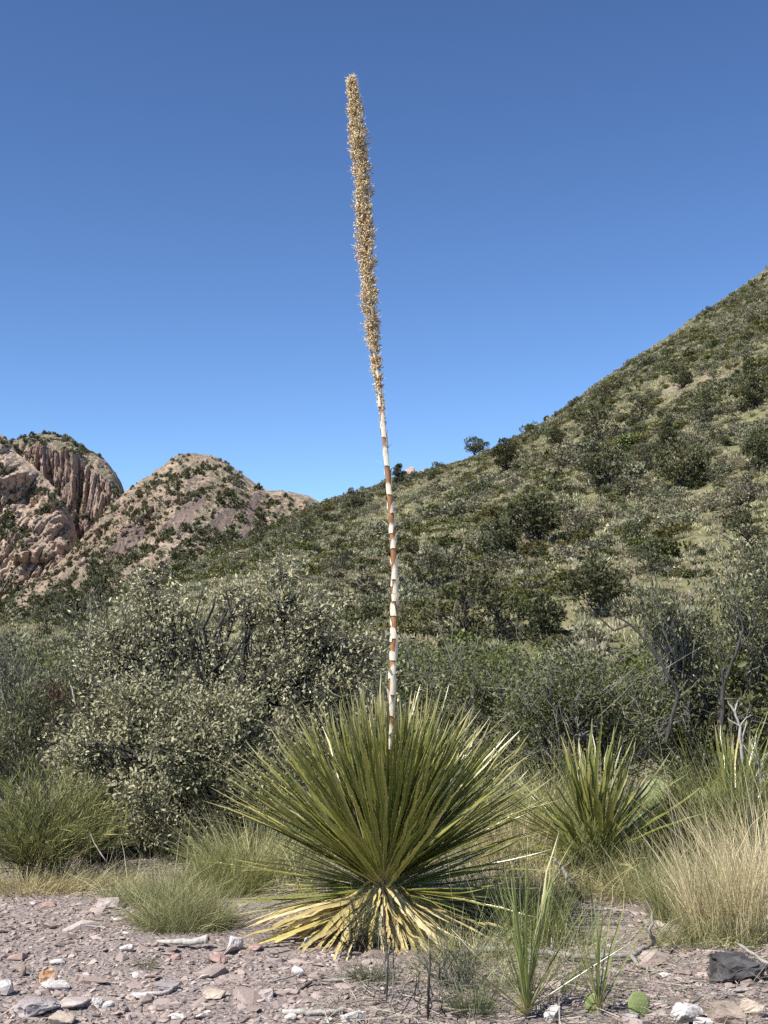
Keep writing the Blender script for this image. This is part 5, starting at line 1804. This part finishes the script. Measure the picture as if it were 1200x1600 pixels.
ROCKS = [  # picture x, y of the foot, width, height, material, label, turn, flatness seed
    (1142, 1534, 112, 44, 'black_rock', 'large angular black rock under the straw bunch grass', 8, 801),
    (1076, 1600, 58, 34, 'white_rock', 'rough white rock at the bottom between pad and brown slabs', 20, 802),
    (1142, 1604, 70, 36, 'brown_rock', 'dark brown slab leaning beside the white rock', -15, 803),
    (1172, 1590, 50, 28, 'tan_rock', 'tan-topped rock resting against the dark brown slab', 10, 804),
    (365, 1486, 30, 24, 'white_rock', 'bright white stone at the edge of the grass mound', 0, 805),
    (72, 1540, 32, 28, 'orange_rock', 'orange and white quartz stone standing on the gravel', 25, 806),
    (5, 1556, 30, 26, 'white_rock', 'white stone cut by the picture edge above its dark shadow', 0, 807),
    (86, 1548, 50, 14, 'white_rock', 'thin white slab below the orange stone', 12, 808),
    (480, 1481, 17, 18, 'white_rock', 'white stone leaning on the fallen leaves of the skirt', 0, 809),
    (464, 1526, 24, 16, 'white_rock', 'small white stone beside a thin stick below the sotol', -20, 810),
    (549, 1600, 34, 22, 'white_rock', 'white-splashed stone at the bottom edge below the sticks', 15, 811),
    (855, 1453, 34, 16, 'orange_rock', 'flat orange stone behind the young sotol', 5, 812),
    (340, 1506, 30, 15, 'red_rock', 'reddish stone below the white stone', 0, 813),
    (275, 1500, 18, 11, 'red_rock', 'small dark red stone under the bleached log', 10, 814),
    (397, 1486, 28, 10, 'red_rock', 'flat reddish stone right of the bright white stone', -8, 815),
    (215, 1529, 20, 12, 'white_rock', 'cream rounded pebble near the tiny grass tuft', 0, 816),
    (134, 1530, 18, 10, 'white_rock', 'cream pebble right of the orange stone', 0, 817),
    (88, 1508, 28, 9, 'white_rock', 'pale lens-shaped stone above the orange stone', 5, 818),
    (52, 1590, 80, 26, 'grey_rock', 'broad grey slab at the bottom left of the gravel', 15, 819),
    (112, 1578, 64, 15, 'pinkgrey_rock', 'flat mauve slab beside the broad grey one', -10, 820),
    (92, 1602, 50, 18, 'tan_rock', 'rough tan stone at the bottom edge of the gravel', 10, 821),
    (150, 1574, 22, 17, 'white_rock', 'dark-spotted white stone right of the mauve slab', 0, 822),
    (168, 1578, 22, 14, 'white_rock', 'half-white stone next to the dark-spotted one', 30, 823),
    (35, 1526, 12, 18, 'brown_rock', 'small dark pointed stone left of the orange one', 0, 824),
    (218, 1563, 28, 13, 'white_rock', 'white broken stone at the end of the short white stick', 8, 825),
    (332, 1562, 40, 16, 'tan_rock', 'flat pale tan stone in the middle of the gravel', -6, 826),
    (418, 1560, 30, 16, 'pinkgrey_rock', 'grey-pink block left of the sticks', 0, 827),
    (140, 1388, 22, 10, 'white_rock', 'white stone with dark side below the broom plant', 10, 828),
    (75, 1417, 26, 8, 'red_rock', 'flat red stone in the gravel below the broom plant', 5, 829),
    (165, 1420, 40, 18, 'pinkgrey_rock', 'pinkish rock at the edge of the dry grass fringe', -5, 830),
    (197, 1488, 22, 13, 'white_rock', 'pale stone at the foot of the soft grass mound', 0, 831),
    (1042, 1528, 22, 8, 'white_rock', 'flat white pebble left of the black rock', 0, 832),
    (955, 1482, 16, 8, 'white_rock', 'small white pebble near the fallen bough', 0, 833),
    (870, 1598, 44, 26, 'white_rock', 'whitish rough stone below the young sotols', 10, 834),
    (988, 1598, 28, 16, 'grey_rock', 'grey stone under the round cactus pad', 0, 835),
    (1163, 1553, 34, 9, 'grey_rock', 'thin grey slab in front of the black rock', -4, 836),
    (1100, 1606, 34, 16, 'white_rock', 'white stone cut by the bottom edge of the picture', 0, 837),
    (1192, 1520, 26, 20, 'grey_rock', 'grey stone at the right end of the black rock', 10, 838),
    (262, 1548, 44, 14, 'grey_rock', 'dark grey flat slab above the short white stick', 5, 839),
    (275, 1593, 30, 9, 'white_rock', 'white splinter of stone near the bottom of the gravel', -18, 840),
    (455, 1594, 24, 10, 'white_rock', 'pale stone under the long bleached stick', 0, 841),
]
for (px, py, w, h, mat, lab, rz, sdv) in ROCKS:
    p = gpt(px, py)
    dep = proj(p)[2][0]
    s = dep / F_PX
    W, Hh = w * s, h * s
    o = mobj('rock', rock_mesh('rock', M[mat], sdv, (W * .54, W * .42, Hh * .62), 17, 3 if w > 45 else 2, .17 if mat == 'black_rock' else .10, .8))
    o.location = (p[0], p[1] + W * .2, p[2] + Hh * .34)
    o.rotation_euler = (R(np.random.default_rng(sdv).normal(0, 5)), R(np.random.default_rng(sdv + 1).normal(0, 6)), R(rz))
    tag(o, lab, 'rock', 'stones picked out on the gravel')

# fallen wood
gl = lambda px, py, up=0.012: gpt(px, py) + np.array([0, 0, up])
stick('fallen_log', 'short bleached log lying at the foot of the grass mound', 'log', [gl(245, 1478, .025), gl(272, 1482, .03), gl(298, 1484, .035), gl(318, 1484, .05), gl(326, 1485, .055)], .010, .024, 'bark_pale', [], 21)
stick('stick', 'long bleached stick lying at the bottom of the gravel', 'stick', [gl(442, 1584), gl(465, 1587), gl(495, 1587), gl(520, 1586), gl(543, 1582)], .012, .010, 'bark_pale', [], 22)
stick('stick', 'short pale stick below the dark wiry tuft', 'stick', [gl(501, 1537), gl(525, 1536), gl(552, 1533)], .008, .006, 'bark_pale', [], 23)
stick('stick', 'dark crooked twig ending at the short pale stick', 'stick', [gl(470, 1548, .008), gl(485, 1540), gl(503, 1534)], .006, .008, 'bark_dark', [], 24)
stick('stick', 'thin pale twig beside the small white stone', 'stick', [gl(424, 1537, .008), gl(445, 1533), gl(470, 1527, .02)], .004, .004, 'bark_mid', [], 25)
stick('stick', 'short white stick beside the dark grey slab', 'stick', [gl(225, 1556), gl(245, 1557), gl(262, 1554), gl(280, 1546, .03)], .007, .009, 'bark_pale', [], 26)
stick('fallen_bough', 'long dark fallen bough lying behind the young sotols', 'bough', [gl(700, 1508, .03), gl(745, 1498, .04), gl(800, 1494, .035), gl(860, 1500, .03), gl(930, 1506, .03), gl(985, 1504, .035), gl(1020, 1492, .05)], .017, .013, 'bark_mid',
      [(6, [gl(1016, 1500, .12), gl(1020, 1500, .2), gl(1012, 1500, .28)]), (5, [gl(1010, 1520, .02), gl(1015, 1530, .01)]), (3, [gl(862, 1495, .09)])], 27)
stick('stick', 'pale weathered stick slanting into the straw bunch at the picture edge', 'stick', [gl(1215, 1530, .04), at(1190, 1500, 5.75), at(1150, 1473, 5.9)], .011, .007, 'bark_mid', [], 28)
stick('stick', 'thin fallen twig on the gravel left of the black rock', 'stick', [gl(1082, 1547, .006), gl(1065, 1538, .008), gl(1052, 1531, .008)], .004, .003, 'bark_dark', [], 29)
stick('stick', 'thin pale twig below the thin grey slab', 'stick', [gl(1118, 1565, .008), gl(1140, 1558, .008), gl(1170, 1556, .006), gl(1195, 1562, .006)], .004, .003, 'bark_mid', [], 30)
stick('stick', 'straight dry stalk lying below the broom plant', 'stick', [gl(183, 1378, .01), at(165, 1345, 7.6), at(148, 1318, 7.7), at(140, 1300, 7.75)], .004, .003, 'bark_mid', [], 31)

# ------------------------------------------------------------------ rubble: the largest pieces singly under the ground, the rest as one mass
g = np.random.default_rng(95)


def bare(x, y):
    px, py, _ = proj(np.stack([x, y, 0 * x], -1))
    w = np.where(px < 210, (py > 1385) * 1.0, np.where(px < 380, (py > 1478) * 1.0, np.where(px < 600, (py > 1485) * 1.0, .55)))
    w = np.where((px > 600) & (px < 760), (py > 1500) * .8, w)
    w = np.where((px > 860) & (py > 1400), .8, w)
    return w


n = 2600
Yb = g.uniform(4.6, 8.6, n)
xb = g.uniform(-.345, .345, n) * Yb
keep = g.random(n) < bare(xb, Yb)
xb, Yb = xb[keep], Yb[keep]
size = np.clip(np.exp(g.normal(-3.6, .55, len(xb))), .016, .12)
pxs = size / Yb
sel = np.argsort(-pxs)[:300]
for i in sel:
    s = float(size[i])
    o = mobj('stone', STONES[int(g.integers(0, 16))], GROUND)
    o.location = (xb[i], Yb[i], float(ground_z(xb[i], Yb[i])) + s * .04)
    o.scale = (s, s * g.uniform(.7, 1.0), s * g.uniform(.5, .9))
    o.rotation_euler = (g.normal(0, .16), g.normal(0, .16), g.uniform(0, 6.28))
n = 64000
Yb = g.uniform(4.2, 9.5, n)
xb = g.uniform(-.52, .52, n) * Yb
keep = g.random(n) < np.maximum(bare(xb, Yb), .25)
xb, Yb = xb[keep], Yb[keep]
s = np.clip(np.exp(g.normal(-4.55, .5, len(xb))), .004, .034)
scatter_stuff('gravel', np.stack([xb, Yb, ground_z(xb, Yb) + s * .15], -1), np.stack([g.normal(0, .25, len(s)), g.normal(0, .25, len(s)), g.uniform(0, 6.28, len(s))], -1),
              np.stack([s, s, s * g.uniform(.5, 1.0, len(s))], -1), g.integers(0, 16, len(s)), [mobj('scatter_source', m, None, None, False) for m in STONES],
              'pinkish grey angular gravel covering the bare ground', 'gravel')
